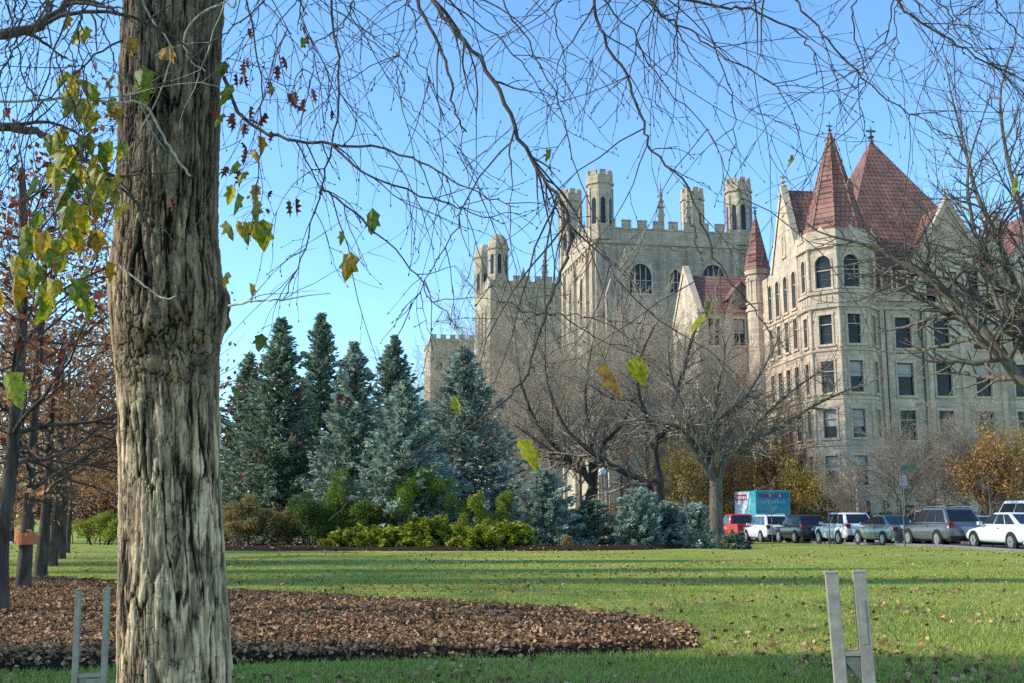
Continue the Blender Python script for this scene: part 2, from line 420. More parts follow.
def cells(u, v, nu, s=0):
    """2-D cell pattern periodic in u (period nu): distance to the border between cells, cell value"""
    iu, iv = np.floor(u).astype(np.int64), np.floor(v).astype(np.int64)
    d1 = np.full(u.shape, 9.0); d2 = np.full(u.shape, 9.0); val = np.zeros(u.shape)
    for a in (-1, 0, 1):
        for b in (-1, 0, 1):
            cu, cv = iu + a, iv + b; k = cu % nu; z0 = np.zeros_like(k)
            px = cu + 0.1 + 0.8 * _h(k, cv, z0, s); py = cv + 0.1 + 0.8 * _h(k, cv, z0, s + 1)
            d = np.hypot(u - px, v - py); nv = _h(k, cv, z0, s + 2)
            m = d < d1; d2 = np.where(m, d1, np.minimum(d2, d)); val = np.where(m, nv, val); d1 = np.where(m, d, d1)
    return d2 - d1, val
# ================================================================== THE SETTING
YB = [-60, -20, 0, 10, 20, 30, 40, 50, 60, 70, 80, 90, 100, 140, 200, 300, 600]
def sheet(name, left, right, dz, mt, ys=YB):
    m = MB()
    for a, b in zip(ys[:-1], ys[1:]):
        m.poly([(left(a), a, gz(a) + dz), (right(a), a, gz(a) + dz), (right(b), b, gz(b) + dz), (left(b), b, gz(b) + dz)])
    return tag(m.build(name, mt), kind='structure')
def ground_mat():
    t = NT('lawn_turf'); p = t.wpos()
    n1 = t.noise(t.mapping(p, (.6, 1, 1)), 0.42, 6, 0.68); n2 = t.noise(p, 60, 3, 0.7); n3 = t.noise(t.mapping(p, (1, 1, 1)), 2.6, 4, 0.6)
    c = t.ramp(n1, [(0.28, (0.15, 0.225, 0.04)), (0.5, (0.335, 0.37, 0.075)), (0.74, (0.52, 0.46, 0.15))])
    k = t.ramp(n2, [(0.25, (0.5, 0.5, 0.45)), (0.7, (1.3, 1.3, 1.2))])
    k3 = t.ramp(n3, [(0.3, (0.78, 0.8, 0.7)), (0.7, (1.15, 1.12, 1.1))])
    c = t.mix(t.mix(c, k, 1.0, 'MULTIPLY'), k3, 1.0, 'MULTIPLY')
    return t.bsdf(c, 0.9, normal=t.bump(n2, 0.8, 0.04), spec=0.1)
sheet('lawn', lambda y: -400, lambda y: 400, 0.0, ground_mat())
def asphalt():
    t = NT('asphalt'); p = t.wpos(); n = t.noise(p, 40, 4); n2 = t.noise(p, 0.5, 4)
    c = t.mix(t.ramp(n, [(0.3, (0.04, 0.04, 0.042)), (0.7, (0.075, 0.073, 0.07))]), t.ramp(n2, [(0.3, (0.8, 0.8, 0.8)), (0.7, (1.2, 1.2, 1.2))]), 1.0, 'MULTIPLY')
    return t.bsdf(c, 0.9, normal=t.bump(n, 0.3, 0.01))
def concrete(name, c0):
    t = NT(name); p = t.wpos(); n = t.noise(p, 25, 4); n2 = t.noise(p, 0.7, 4)
    c = t.mix(t.ramp(n, [(0.3, [x * 0.85 for x in c0]), (0.7, c0)]), t.ramp(n2, [(0.3, (0.8, 0.8, 0.8)), (0.7, (1.1, 1.1, 1.1))]), 1.0, 'MULTIPLY')
    return t.bsdf(c, 0.9)
TS = math.tan(R(6.0))
curb_x = lambda y: 19.75 - TS * (y - 52)
far_x = lambda y: curb_x(y) + 7.9
YS = [20, 30, 40, 50, 60, 70, 80, 90, 100, 140, 200, 300]
sheet('street', curb_x, far_x, 0.004, asphalt(), YS)
sheet('pavement', lambda y: far_x(y) + 0.16, lambda y: far_x(y) + 3.2, 0.11, concrete('pavement_concrete', (0.36, 0.34, 0.30)), YS)
for nm, fx in (('kerb', curb_x), ('kerb', far_x)):
    m = MB()
    for a, b in zip(YS[:-1], YS[1:]):
        x0, x1 = fx(a) - (0.16 if fx is curb_x else 0), fx(b) - (0.16 if fx is curb_x else 0)
        T = [(x0, a, gz(a)), (x0 + 0.16, a, gz(a)), (x1 + 0.16, b, gz(b)), (x1, b, gz(b))]
        up = [(p[0], p[1], p[2] + 0.115) for p in T]
        m.poly(up); m.poly([T[0], T[3], up[3], up[0]]); m.poly([T[1], up[1], up[2], T[2]])
    m.poly([(fx(20) - 0.16, 20, 0), (fx(20), 20, 0), (fx(20), 20, .115), (fx(20) - .16, 20, .115)])
    tag(m.build('kerb', concrete('kerb_concrete', (0.22, 0.205, 0.18))), kind='structure')
# lane line
m = MB()
for k in range(20):
    y = 30 + k * 6; x = curb_x(y) + 4.3
    m.poly([(x, y, gz(y) + .009), (x + .12, y, gz(y) + .009), (x + .12 - TS * 3, y + 3, gz(y + 3) + .009), (x - TS * 3, y + 3, gz(y + 3) + .009)])
tag(m.build('road_marking', m_plain('road_paint', (0.5, 0.42, 0.12))), kind='structure')
# pale path beyond the avenue on the left
AV = lambda y: -7.85 - 0.372 * (y - 16.5)
sheet('path', lambda y: AV(y) - 6.6, lambda y: AV(y) - 3.9, 0.004, concrete('path_concrete', (0.42, 0.40, 0.36)), [0, 10, 20, 30, 40, 50, 60, 80, 100])

# leaf-covered mulch bed, slightly raised, with a cut front edge
def bed(name, outline, mt, h, jit, seed, step=0.16, edge=0.35):
    """irregular low mound over a ground outline (list of (x,y))"""
    P = np.array(outline); x0, y0 = P.min(0) - .3; x1, y1 = P.max(0) + .3
    xs = np.arange(x0, x1, step); ys = np.arange(y0, y1, step); X, Y = np.meshgrid(xs, ys)
    ins = np.zeros(X.shape, bool); D = np.full(X.shape, 99.0)
    for i in range(len(P)):
        a, b = P[i], P[(i + 1) % len(P)]
        c = (a[1] > Y) != (b[1] > Y)
        ins ^= c & (X < (b[0] - a[0]) * (Y - a[1]) / (b[1] - a[1] + 1e-12) + a[0])
        e = b - a; t = np.clip(((X - a[0]) * e[0] + (Y - a[1]) * e[1]) / (e @ e), 0, 1)
        D = np.minimum(D, np.hypot(X - a[0] - t * e[0], Y - a[1] - t * e[1]))
    D = np.where(ins, D, -D) + (fbm(X * 1.3, Y * 1.3, X * 0 + seed) - 0.5) * 0.5
    g = np.clip(D / edge, 0, 1); Zb = np.array([gz(y) for y in ys])[:, None]
    Z = Zb + 0.006 + h * (g * g * (3 - 2 * g)) + jit * g * (fbm(X * 3, Y * 3, X * 0, 4, seed) - 0.5)
    keep = D > -0.05
    V = np.stack([X, Y, Z], -1).reshape(-1, 3); nx = len(xs); ny = len(ys)
    i = np.arange(ny - 1)[:, None] * nx + np.arange(nx - 1)[None]
    kk = keep[:-1, :-1] & keep[1:, :-1] & keep[:-1, 1:] & keep[1:, 1:]
    q = np.stack([i, i + 1, i + nx + 1, i + nx], -1)[kk]
    tag(link(name, np_mesh(name, V, [q], mt, smooth=True)), kind='structure')
    return V.reshape(ny, nx, 3), D, keep
def mulch_mat():
    t = NT('bark_mulch'); p = t.wpos(); n = t.noise(p, 28, 5, 0.7); n2 = t.noise(p, 1.2, 4)
    c = t.mix(t.ramp(n, [(0.35, (0.016, 0.010, 0.007)), (0.55, (0.055, 0.032, 0.02)), (0.75, (0.14, 0.085, 0.05))]), t.ramp(n2, [(0.3, (0.7, 0.7, 0.7)), (0.7, (1.2, 1.2, 1.2))]), 1.0, 'MULTIPLY')
    return t.bsdf(c, 0.95, normal=t.bump(n, 1.0, 0.05), spec=0.1)
M['mulch'] = mulch_mat()
gxy = lambda pts: [tuple(ground(a, b))[:2] for a, b in pts]
OUT1 = gxy([(-160, 676), (0, 672), (120, 669), (230, 665), (400, 660), (600, 656), (690, 651), (709, 643), (694, 633), (655, 623), (560, 612), (450, 606), (330, 599), (230, 594), (150, 587), (60, 581), (-40, 583), (-160, 590)])
BV, BD, BK = bed('mulch_bed', OUT1, M['mulch'], 0.09, 0.11, 3, 0.09, 0.22)
OUT2 = gxy([(190, 551), (330, 551), (450, 551), (560, 551), (650, 550), (720, 547), (755, 544), (750, 541.5), (690, 538), (560, 536), (380, 535), (200, 535)])
B2V, B2D, B2K = bed('planting_bed', OUT2, M['mulch'], 0.15, 0.12, 9, 0.2, 0.5)

# fallen leaves: nobody could count them
def litter(name, P, size, seed, mt, flat=0.55):
    me = leaf_cloud(name, P, size, mt, seed, 0.7, flat); return tag(link(name, me), 'dry brown fallen leaves lying over the ' + ('mulch bed' if seed == 1 else 'planting bed edge' if seed == 2 else 'grass'), 'fallen leaves', kind='stuff')
g0 = np.random.default_rng(5)
def pick(V, D, mask, n, g):
    idx = np.argwhere(mask); s = idx[g.integers(0, len(idx), n)]
    P = V[s[:, 0], s[:, 1]].copy(); P[:, :2] += g.uniform(-.06, .06, (n, 2)); P[:, 2] += g.uniform(0.003, 0.035, n); return P
Pm = pick(BV, BD, BD > 0.06, 60000, g0)
litter('fallen_leaves', Pm, 0.066, 1, M['litter'])
Pe = pick(B2V, B2D, B2D > -0.02, 16000, g0)
litter('fallen_leaves', Pe, 0.11, 2, M['litter'])
n = 26000
yy = 9.5 + 42 * g0.random(n) ** 1.25; xx = g0.uniform(-0.62, 0.56, n) * (yy + 3)
cl = fbm(xx * 0.5, yy * 0.5, xx * 0, 3, 4); ok = cl + g0.normal(size=n) * 0.09 > 0.505
# no loose leaves inside the mulch bed: those belong to the bed's own litter
xx, yy = xx[ok], yy[ok]
litter('fallen_leaves', np.stack([xx, yy, np.array([gz(y) for y in yy]) + g0.uniform(0.02, 0.05, len(xx))], 1), 0.085, 3, M['litter'], 0.7)

# grass blades
def grass(n, seed):
    g = np.random.default_rng(seed)
    y = 8.6 + 26 * g.random(n) ** 2.2; x = g.uniform(-0.60, 0.56, n) * (y + 2)
    ix = ((x - BV[0, 0, 0]) / (BV[0, 1, 0] - BV[0, 0, 0])).astype(int); iy = ((y - BV[0, 0, 1]) / (BV[1, 0, 1] - BV[0, 0, 1])).astype(int)
    inn = (ix >= 0) & (iy >= 0) & (ix < BV.shape[1]) & (iy < BV.shape[0])
    d = np.full(n, -9.0); d[inn] = BD[iy[inn], ix[inn]]
    k = d < 0.03; x, y = x[k], y[k]; n = len(x)
    h = g.uniform(0.025, 0.075, n) * (0.6 + 0.9 * fbm(x * 1.5, y * 1.5, x * 0, 3, 2)); w = 0.004 + 0.0012 * np.sqrt(y)
    a = g.uniform(0, 6.28, n); lean = g.uniform(0.1, 1.0, n)[:, None] * h[:, None]; b = g.uniform(0, 6.28, n)
    base = np.stack([x, y, np.zeros(n) - 0.003], 1); s = np.stack([np.cos(a), np.sin(a), a * 0], 1) * w[:, None]
    tip = base + np.stack([np.cos(b), np.sin(b), b * 0], 1) * lean; tip[:, 2] += h
    V = np.stack([base - s, base + s, tip], 1).reshape(-1, 3)
    return np_mesh('grass', V, [np.arange(len(V)).reshape(-1, 3)], M['blade'])
M['blade'] = m_leaf('grass_blade', [(0.15, 0.215, 0.035), (0.265, 0.33, 0.06), (0.39, 0.415, 0.09), (0.54, 0.46, 0.20)], 0.35, 0.6)
tag(link('grass', grass(230000, 8)), 'short green lawn grass with worn straw coloured blades', 'grass', kind='stuff')
# ================================================================== NEAR TREE
TY = 6.3
def bark_near():
    t = NT('furrowed_bark'); h = t.node('Attribute', attribute_name='relief').outputs['Fac']; v = t.node('Attribute', attribute_name='plate').outputs['Fac']
    pl = t.node('Attribute', attribute_name='pale').outputs['Fac']
    p = t.wpos(); n = t.noise(t.mapping(p, (1, 1, 0.18)), 60, 6, 0.7); n2 = t.noise(t.mapping(p, (1, 1, 0.3)), 7, 5, 0.6)
    c = t.ramp(h, [(0.0, (0.010, 0.008, 0.006)), (0.28, (0.045, 0.034, 0.027)), (0.54, (0.19, 0.152, 0.122)), (0.92, (0.43, 0.357, 0.295))])
    c = t.mix(c, t.ramp(n, [(0.3, (0.55, 0.53, 0.5)), (0.65, (1.25, 1.22, 1.18))]), 1.0, 'MULTIPLY')
    c = t.mix(c, t.ramp(v, [(0.0, (0.75, 0.75, 0.77)), (1.0, (1.2, 1.17, 1.1))]), 1.0, 'MULTIPLY')
    c = t.mix(c, t.ramp(n2, [(0.35, (0.75, 0.77, 0.74)), (0.7, (1.15, 1.1, 1.02))]), 1.0, 'MULTIPLY')
    c = t.mix(c, t.ramp(pl, [(0.0, (0.62, 0.58, 0.55)), (1.0, (2.05, 1.82, 1.55))]), 1.0, 'MULTIPLY')
    return t.bsdf(c, 0.92, normal=t.bump(n, 0.6, 0.006), spec=0.15)
prof = [(-60, 119, 229), (0, 121, 227), (60, 119, 222), (100, 118, 221), (160, 116, 220), (230, 114, 219), (265, 110, 222), (290, 109, 226), (320, 110, 226), (345, 113, 222), (380, 117, 220), (450, 120, 220), (520, 120, 223), (600, 119, 227), (683, 120, 231), (760, 116, 237)]
pz = np.array([at(170, p[0], TY).z for p in prof])[::-1]
pr = np.array([(p[2] - p[1]) / 2 / F_PX * TY * 0.97 for p in prof])[::-1]
pc = np.array([at((p[1] + p[2]) / 2, p[0], TY).x for p in prof])[::-1]
zs = np.concatenate([np.linspace(-0.1, 0.45, 30), np.linspace(0.46, 4.95, 1000), np.linspace(5.0, 7.6, 70)])
rr = np.interp(zs, pz, pr); cc = np.interp(zs, pz, pc)
lo = zs < pz[0]; rr[lo] = pr[0] + (pz[0] - zs[lo]) ** 2 * 0.35
hi = zs > pz[-1]; rr[hi] = pr[-1] - (zs[hi] - pz[-1]) * 0.03
NU = 460; th = 2 * np.pi * np.arange(NU) / NU; TH, Zg = np.meshgrid(th, zs)
Rm = 0.335; ca, sa = np.cos(TH) * Rm, np.sin(TH) * Rm
def bark_relief():
    wa = fbm(ca * 7, sa * 7, Zg * 1.3, 4, 11) - 0.5; wz = fbm(ca * 6, sa * 6, Zg * 3.0, 3, 21) - 0.5
    U = TH / (2 * np.pi)
    # burl: low in the middle of the trunk the plates turn into knobs
    burl = np.exp(-((Zg - 2.55) / 0.27) ** 2) * np.clip(0.45 + 0.75 * np.cos(TH - 5.25), 0, 1)
    lowz = np.clip((2.3 - Zg) / 0.5, 0, 1)
    n1 = 42; e1, v1 = cells(U * n1 + wa * 3.6, Zg / (0.26) + wz * 1.6 + wa * 1.2, n1, 3)
    n2 = 70; e2, v2 = cells(U * n2 + wa * 5.5, Zg / 0.10 + wz * 2.4, n2, 13)
    n3 = 30; e3, v3 = cells(U * n3 + wa * 9.0, Zg / 0.07 + wz * 9, n3, 31)
    a = np.clip((e1 - .02) / (0.27 - 0.08 * lowz), 0, 1); a = a * a * (3 - 2 * a); b = np.clip(e2 / 0.4, 0, 1); c = np.clip(e3 / 0.45, 0, 1)
    str_ = fbm(ca * 60 + wa * 5, sa * 60, Zg * 7, 4, 41); flake = fbm(ca * 22, sa * 22, Zg * 9, 4, 45)
    ss = lambda x, e: (lambda q: q * q * (3 - 2 * q))(np.clip(x / e, 0, 1))
    f1 = ss(np.abs(fbm(ca * 17, sa * 17, Zg * 2.1 + wa, 5, 81) - 0.47), 0.055); f2 = ss(np.abs(fbm(ca * 33, sa * 33, Zg * 4.2, 4, 85) - 0.47), 0.07)
    crack = ss(np.abs(fbm(ca * 10, sa * 10, Zg * 16, 4, 88) - 0.47), 0.03)
    fine = fbm(ca * 95, sa * 95, Zg * 22, 3, 91)
    ln = lambda x, e: ss(np.abs(x - 0.47), e)
    big = fbm(ca * 9 + wa, sa * 9, Zg * 1.6, 3, 95)
    k1 = ln(fbm(ca * 12 + wa * .5, sa * 12, Zg * 1.35, 5, 81), .034); k2 = ln(fbm(ca * 24, sa * 24, Zg * 2.6 + wz, 4, 85), .036); k3 = ln(fbm(ca * 11, sa * 11, Zg * 13, 5, 88), .016)
    h = 0.66 - 0.62 * (1 - k1) - 0.30 * (1 - k2) * (.4 + .6 * k1) - 0.26 * (1 - k3) + 0.48 * (v1 - .5) * a + 0.30 * (v2 - .5) * b + 0.55 * (str_ - .47) + 0.42 * (fine - .45) + 0.25 * (flake - .47) + .2 * (big - .45)
    q1 = ln(fbm(ca * 15 + wz, sa * 15, Zg * 12 + wa * 3, 5, 101), .045); q2 = ln(fbm(ca * 30, sa * 30, Zg * 26, 4, 105), .04)
    hb = 0.58 - 0.5 * (1 - q1) - 0.25 * (1 - q2) + 0.5 * (flake - .47) + 0.4 * (fine - .45) + 0.5 * (fbm(ca * 8, sa * 8, Zg * 7, 3, 108) - .45)
    h = h * (1 - burl) + hb * burl
    return np.clip(h, 0, 1.05), v1 * (1 - burl) + v3 * burl, burl
Hh, Vv, BU = bark_relief()
knob = lambda z, a, s: np.exp(-((Zg - z) / s) ** 2 - ((np.angle(np.exp(1j * (TH - a)))) / (s / 0.30)) ** 2)
aR = 0.25   # direction of the right-hand outline as seen from the camera
kz = lambda py: at(170, py, TY).z
knobs = 0.04 * knob(kz(300), aR, 0.10) + 0.04 * knob(kz(322), aR, 0.05) + 0.03 * knob(kz(372), aR - 1.4, 0.05) + 0.035 * knob(kz(335), aR - 1.9, 0.10) - 0.03 * knob(kz(352), aR - 0.9, 0.05) + 0.03 * knob(kz(392), aR - 0.8, 0.05)
Rad = rr[:, None] - 0.018 + 0.030 * Hh * (1 - 0.25 * np.clip((2.2 - Zg) / 0.5, 0, 1)) + 0.05 * BU * (fbm(ca * 9, sa * 9, Zg * 9, 3, 51) - 0.45) + knobs + 0.02 * (fbm(ca * 3, sa * 3, Zg * 1.4, 2, 61) - 0.5)
flare = np.clip((0.35 - Zg) / 0.45, 0, 1) ** 2
Rad = Rad + flare * (0.10 + 0.10 * np.cos(TH * 5 + 0.6))
VX = cc[:, None] + Rad * np.cos(TH); VY = TY + Rad * np.sin(TH)
pale = np.clip((3.6 - Zg) / 0.9, 0, 1) * (0.75 + 0.5 * (fbm(ca * 3, sa * 3, Zg * 1.5, 3, 71) - 0.5)) * (1 - 0.55 * BU)
base = Vector((float(cc[0]), TY, 0.0))
near = empty('broad_tree', 'big near tree with thick furrowed bark and drooping bare branches, at left', 'tree', base)
i = np.arange(len(zs) - 1)[:, None]; j = np.arange(NU)[None]; jn = (j + 1) % NU
q = np.stack([i * NU + j, i * NU + jn, (i + 1) * NU + jn, (i + 1) * NU + j], -1).reshape(-1, 4)
V = np.stack([VX - base.x, VY - base.y, Zg - base.z], -1).reshape(-1, 3)
link('trunk', np_mesh('trunk', V, [q], bark_near(), True, {'relief': Hh.ravel(), 'plate': Vv.ravel(), 'pale': pale.ravel()}), near)

rng = random.Random(3)
T = Tubes(); L0 = -base
def loc(p): return p - base
# big limbs above the frame, from the top of the trunk
top = Vector((float(cc[-1]), TY, 7.4))
limb_pts = {
 'r': [Vector((-1.9, TY, 6.6)), Vector((-1.0, 6.0, 6.5)), Vector((0.4, 5.7, 6.2)), Vector((1.8, 5.5, 5.9)), Vector((3.2, 5.4, 5.7)), Vector((4.4, 5.4, 5.6))],
 'l': [Vector((-2.1, TY, 6.4)), Vector((-2.9, 6.1, 6.2)), Vector((-3.8, 5.9, 5.8)), Vector((-4.8, 5.8, 5.5))],
 'b': [Vector((-2.0, TY, 7.0)), Vector((-1.4, 7.4, 7.2)), Vector((0.2, 8.8, 7.3)), Vector((2.2, 10.2, 7.2))],
 'u': [top, Vector((-2.2, 6.4, 9.0)), Vector((-2.5, 6.6, 10.6)), Vector((-2.3, 6.5, 12.0))],
 'u2': [top, Vector((-1.5, 6.8, 8.8)), Vector((-0.7, 7.6, 10.2)), Vector((0.1, 8.2, 11.2))],
}
LP = {}
CROWN = dict(seg=[7, 6, 4], wob=[.28, .3, .3], up=[0.02, -0.02, -0.05], tip=[.3, .35, .4], side=[6, 4, 3], kids=[7, 6, 0], ang=[(30, 65), (30, 65)], len=[0.55, 0.5], thin=[.6, .6], rmin=.0018)
CROWN['from'] = [.2, .2, 0]
tips = []
for k, pts in limb_pts.items():
    sp = smooth_pts([loc(p) for p in pts], 5); r = 0.13 if k in 'ur' else 0.11
    if k == 'u2': r = 0.12
    T.add(sp, lin(r, 0.03, len(sp)), 10); LP[k] = (sp, lin(r, 0.03, len(sp)))
    if k in ('u', 'u2', 'b'):
        S = dict(CROWN); S['kids'] = [9, 7, 6, 0]; S['seg'] = [6, 6, 5, 4]; S['wob'] = [.3] * 4; S['up'] = [0, .02, -.02, -.05]; S['tip'] = [.3, .3, .35, .4]; S['side'] = [8, 6, 4, 3]; S['from'] = [.25, .2, .2, 0]; S['ang'] = [(30, 65)] * 3; S['len'] = [.6, .55, .5]; S['thin'] = [.55, .6, .6]
        S['up'] = [.05, .06, .03, 0.0]
        sprout(T, sp, dirs_of(sp), LP[k][1], 3.6, 0, S, rng, tips)
link('limb', T.mesh('limb', M['bark_grey']), near)

# drooping branches in view: (pixels, depth at start, depth at end, radius at start in px, end, sprouting)
BR = [
 ([(417, -30), (417, 0), (439, 44), (450, 79), (455, 110), (468, 134)], 5.3, 5.0, 3.6, 1.4, 6),
 ([(425, -40), (433, 0), (464, 40), (499, 92), (525, 149), (556, 193), (571, 225), (567, 258), (551, 299), (537, 346), (518, 388), (480, 419), (415, 456), (366, 492), (329, 522)], 5.4, 4.6, 3.6, 1.0, 26),
 ([(226, 79), (244, 119), (288, 140), (332, 143), (398, 152), (446, 176), (480, 196), (520, 207)], 6.1, 5.0, 2.6, 0.8, 14),
 ([(332, 145), (371, 176), (433, 198), (470, 212), (503, 222)], 5.63, 5.3, 1.8, 0.7, 8),
 ([(320, 193), (330, 193), (367, 224), (411, 268), (433, 302), (462, 330)], 5.63, 5.3, 1.7, 0.7, 8),
 ([(330, -30), (338, 75), (332, 145), (319, 198), (301, 259), (283, 300)], 5.9, 5.5, 2.2, 0.9, 9),
 ([(516, 132), (472, 189), (446, 250), (411, 300), (380, 345)], 5.2, 5.0, 1.3, 0.5, 6),
 ([(596, -40), (600, 26), (626, 75), (642, 123), (653, 149), (688, 189), (710, 246), (740, 292), (768, 330), (790, 352)], 5.3, 5.0, 2.6, 0.8, 16),
 ([(640, -30), (710, 4), (749, 9), (793, 31), (811, 48), (817, 75)], 5.3, 5.1, 2.8, 0.9, 10),
 ([(640, -40), (657, 9), (683, 26), (714, 48), (749, 70), (776, 88), (800, 130)], 5.2, 5.0, 2.2, 0.7, 10),
 ([(780, -40), (798, 4), (828, 40), (864, 79), (903, 110), (934, 127), (960, 150)], 5.2, 5.0, 2.0, 0.7, 11),
 ([(880, -30), (907, 9), (951, 40), (995, 66), (1040, 86)], 5.1, 5.0, 2.6, 1.2, 8),
 ([(505, -30), (528, 40), (560, 105), (577, 170), (600, 235), (628, 300)], 4.6, 4.2, 1.5, 0.6, 8),
 ([(598, -30), (632, 30), (660, 80), (700, 120), (728, 170), (752, 215)], 5.0, 4.9, 1.5, 0.5, 9),
 ([(690, -30), (720, 60), (735, 110), (732, 160), (715, 205)], 5.6, 5.3, 1.3, 0.5, 8),
 ([(500, 300), (530, 311), (560, 315), (600, 317), (647, 327)], 4.2, 4.0, 1.2, 0.6, 3),
 ([(690, 215), (700, 250), (703, 288)], 4.6, 4.5, 1.0, 0.5, 1),
 ([(240, -30), (258, 60), (262, 120), (256, 190), (250, 240)], 6.0, 5.8, 1.8, 0.6, 6),
 ([(-60, 108), (0, 126), (40, 134), (75, 152), (100, 170), (120, 178), (137, 172)], 5.5, 5.7, 7.0, 1.6, 5),
 ([(-40, 40), (30, 28), (66, 6), (90, -20)], 5.4, 5.6, 7.5, 5.5, 6),
 ([(110, -30), (75, 0), (52, 60), (30, 120), (5, 190), (-20, 240)], 5.2, 5.0, 1.8, 0.8, 8),
 ([(60, -30), (20, 40), (-10, 90)], 5.0, 5.0, 2.0, 1.0, 5),
 ([(120, 40), (90, 60), (60, 90), (20, 120), (-20, 140)], 5.7, 5.2, 1.6, 0.7, 6),
]
TWIG = dict(seg=[1, 6, 4], wob=[.3, .26, .25], up=[-.02, -.07, -.06], tip=[.4, .45, .5], side=[5, 4, 3], kids=[0, 2, 0], ang=[(25, 62), (25, 60)], len=[1, 0.5], thin=[.6, .65], rmin=.0022)
TWIG['from'] = [0, .25, 0]
Tb = Tubes(); buds = []
PTS = []
def add_branch(pp, Y0, Y1, r0, r1, nk, wig=0.012):
    tmax = .52 if len(pp) > 13 else .99
    n = len(pp); pts = [loc(at(a, b, Y0 + (Y1 - Y0) * i / (n - 1))) for i, (a, b) in enumerate(pp)]
    if pp[0][1] < 0 and pp[0][1] > -60:            # reach up to the limb it hangs from
        best = min((p for k in ('r', 'l') for p in LP[k][0]), key=lambda q: (q - pts[0]).length)
        mid = pts[0].lerp(best, 0.5) + Vector((0, 0, 0.12)); pts = [best, mid] + pts
    sp = smooth_pts(pts, 5); sp = [p + Vector((rng.gauss(0, wig), rng.gauss(0, wig), rng.gauss(0, wig))) * 0.6 for p in sp]
    ra = lin(r0 / F_PX * Y0 * 0.80, r1 / F_PX * Y1 * 0.6, len(sp)); Tb.add(sp, ra, 6)
    ds = dirs_of(sp); PTS.extend(sp)
    for k in range(nk):
        t = rng.uniform(0.12, tmax) * (len(sp) - 1); a = int(t); d = ds[a]; v = _perp(d, rng); ang = R(rng.uniform(28, 65))
        nd = d * math.cos(ang) + v * math.sin(ang); nd.y *= 0.6
        S = TWIG; branch(Tb, sp[a], nd, rng.choice((rng.uniform(.15, .4), rng.uniform(.35, .95))), max(ra[a] * .6, .0028), 1, S, rng, buds)
    for k in range(len(sp)):
        if rng.random() < 0.5: buds.append((sp[k], (ds[k] + _perp(ds[k], rng)).normalized()))
PALE = [([(228, 306), (262, 300), (283, 300), (330, 292)], 6.05, 5.6, 1.1, 0.5, 3),
 ([(-60, 100), (0, 102), (60, 99), (110, 102), (145, 105), (163, 136), (178, 160), (190, 176)], 5.4, 5.75, 1.2, 1.3, 2),
 ([(236, -5), (222, 3), (195, 18), (184, 40), (190, 60), (205, 72)], 5.75, 5.85, 1.2, 1.0, 1),
 ([(135, -40), (147, 12), (170, 45), (163, 85), (140, 130), (118, 168)], 5.6, 5.8, 1.3, 0.6, 2),
 ([(119, 265), (150, 290), (165, 299), (177, 296)], 5.98, 5.9, 1.0, 0.8, 0)]
for b in BR: add_branch(*b)
# more hanging twigs across the top of the view
for k in range(26):
    x = rng.uniform(235, 1010); n = rng.randint(4, 7); Y = rng.uniform(4.6, 6.4); pp = [(x + rng.uniform(-30, 30), -30)]; dx = rng.uniform(-26, 34); y = -5
    for i in range(n):
        pp.append((x, y)); x += dx + rng.uniform(-14, 14); dx += rng.uniform(-10, 10); y += rng.uniform(18, 40) * (1.0 if 380 < x < 900 else 0.8)
    add_branch(pp, Y, Y + rng.uniform(-.3, .3), rng.uniform(1.0, 1.9), 0.5, rng.randint(4, 8))
for k in range(10):
    x = rng.uniform(-20, 110); pp = [(x, -30)]; dx = rng.uniform(-16, 10); y = 0
    for i in range(rng.randint(4, 8)): pp.append((x, y)); x += dx + rng.uniform(-9, 9); y += rng.uniform(22, 40)
    add_branch(pp, 5.2, 5.0, 1.6, 0.6, 6)
for p, d in buds[:]:
    Tb.add([p, p + d * 0.008, p + d * 0.017], [0.0022, 0.0034, 0.0006], 4)
link('branch', Tb.mesh('branch', M['bark_twig']), near)
Tb = Tubes()
for b in PALE: add_branch(b[0], b[1] - .05, b[2] - .06, b[3] * 1.6, b[4] * 1.5, b[5], .004)
link('twig', Tb.mesh('twig', m_bark('pale_bleached_twig', (.30, .27, .22), (.6, .55, .47), 20)), near)

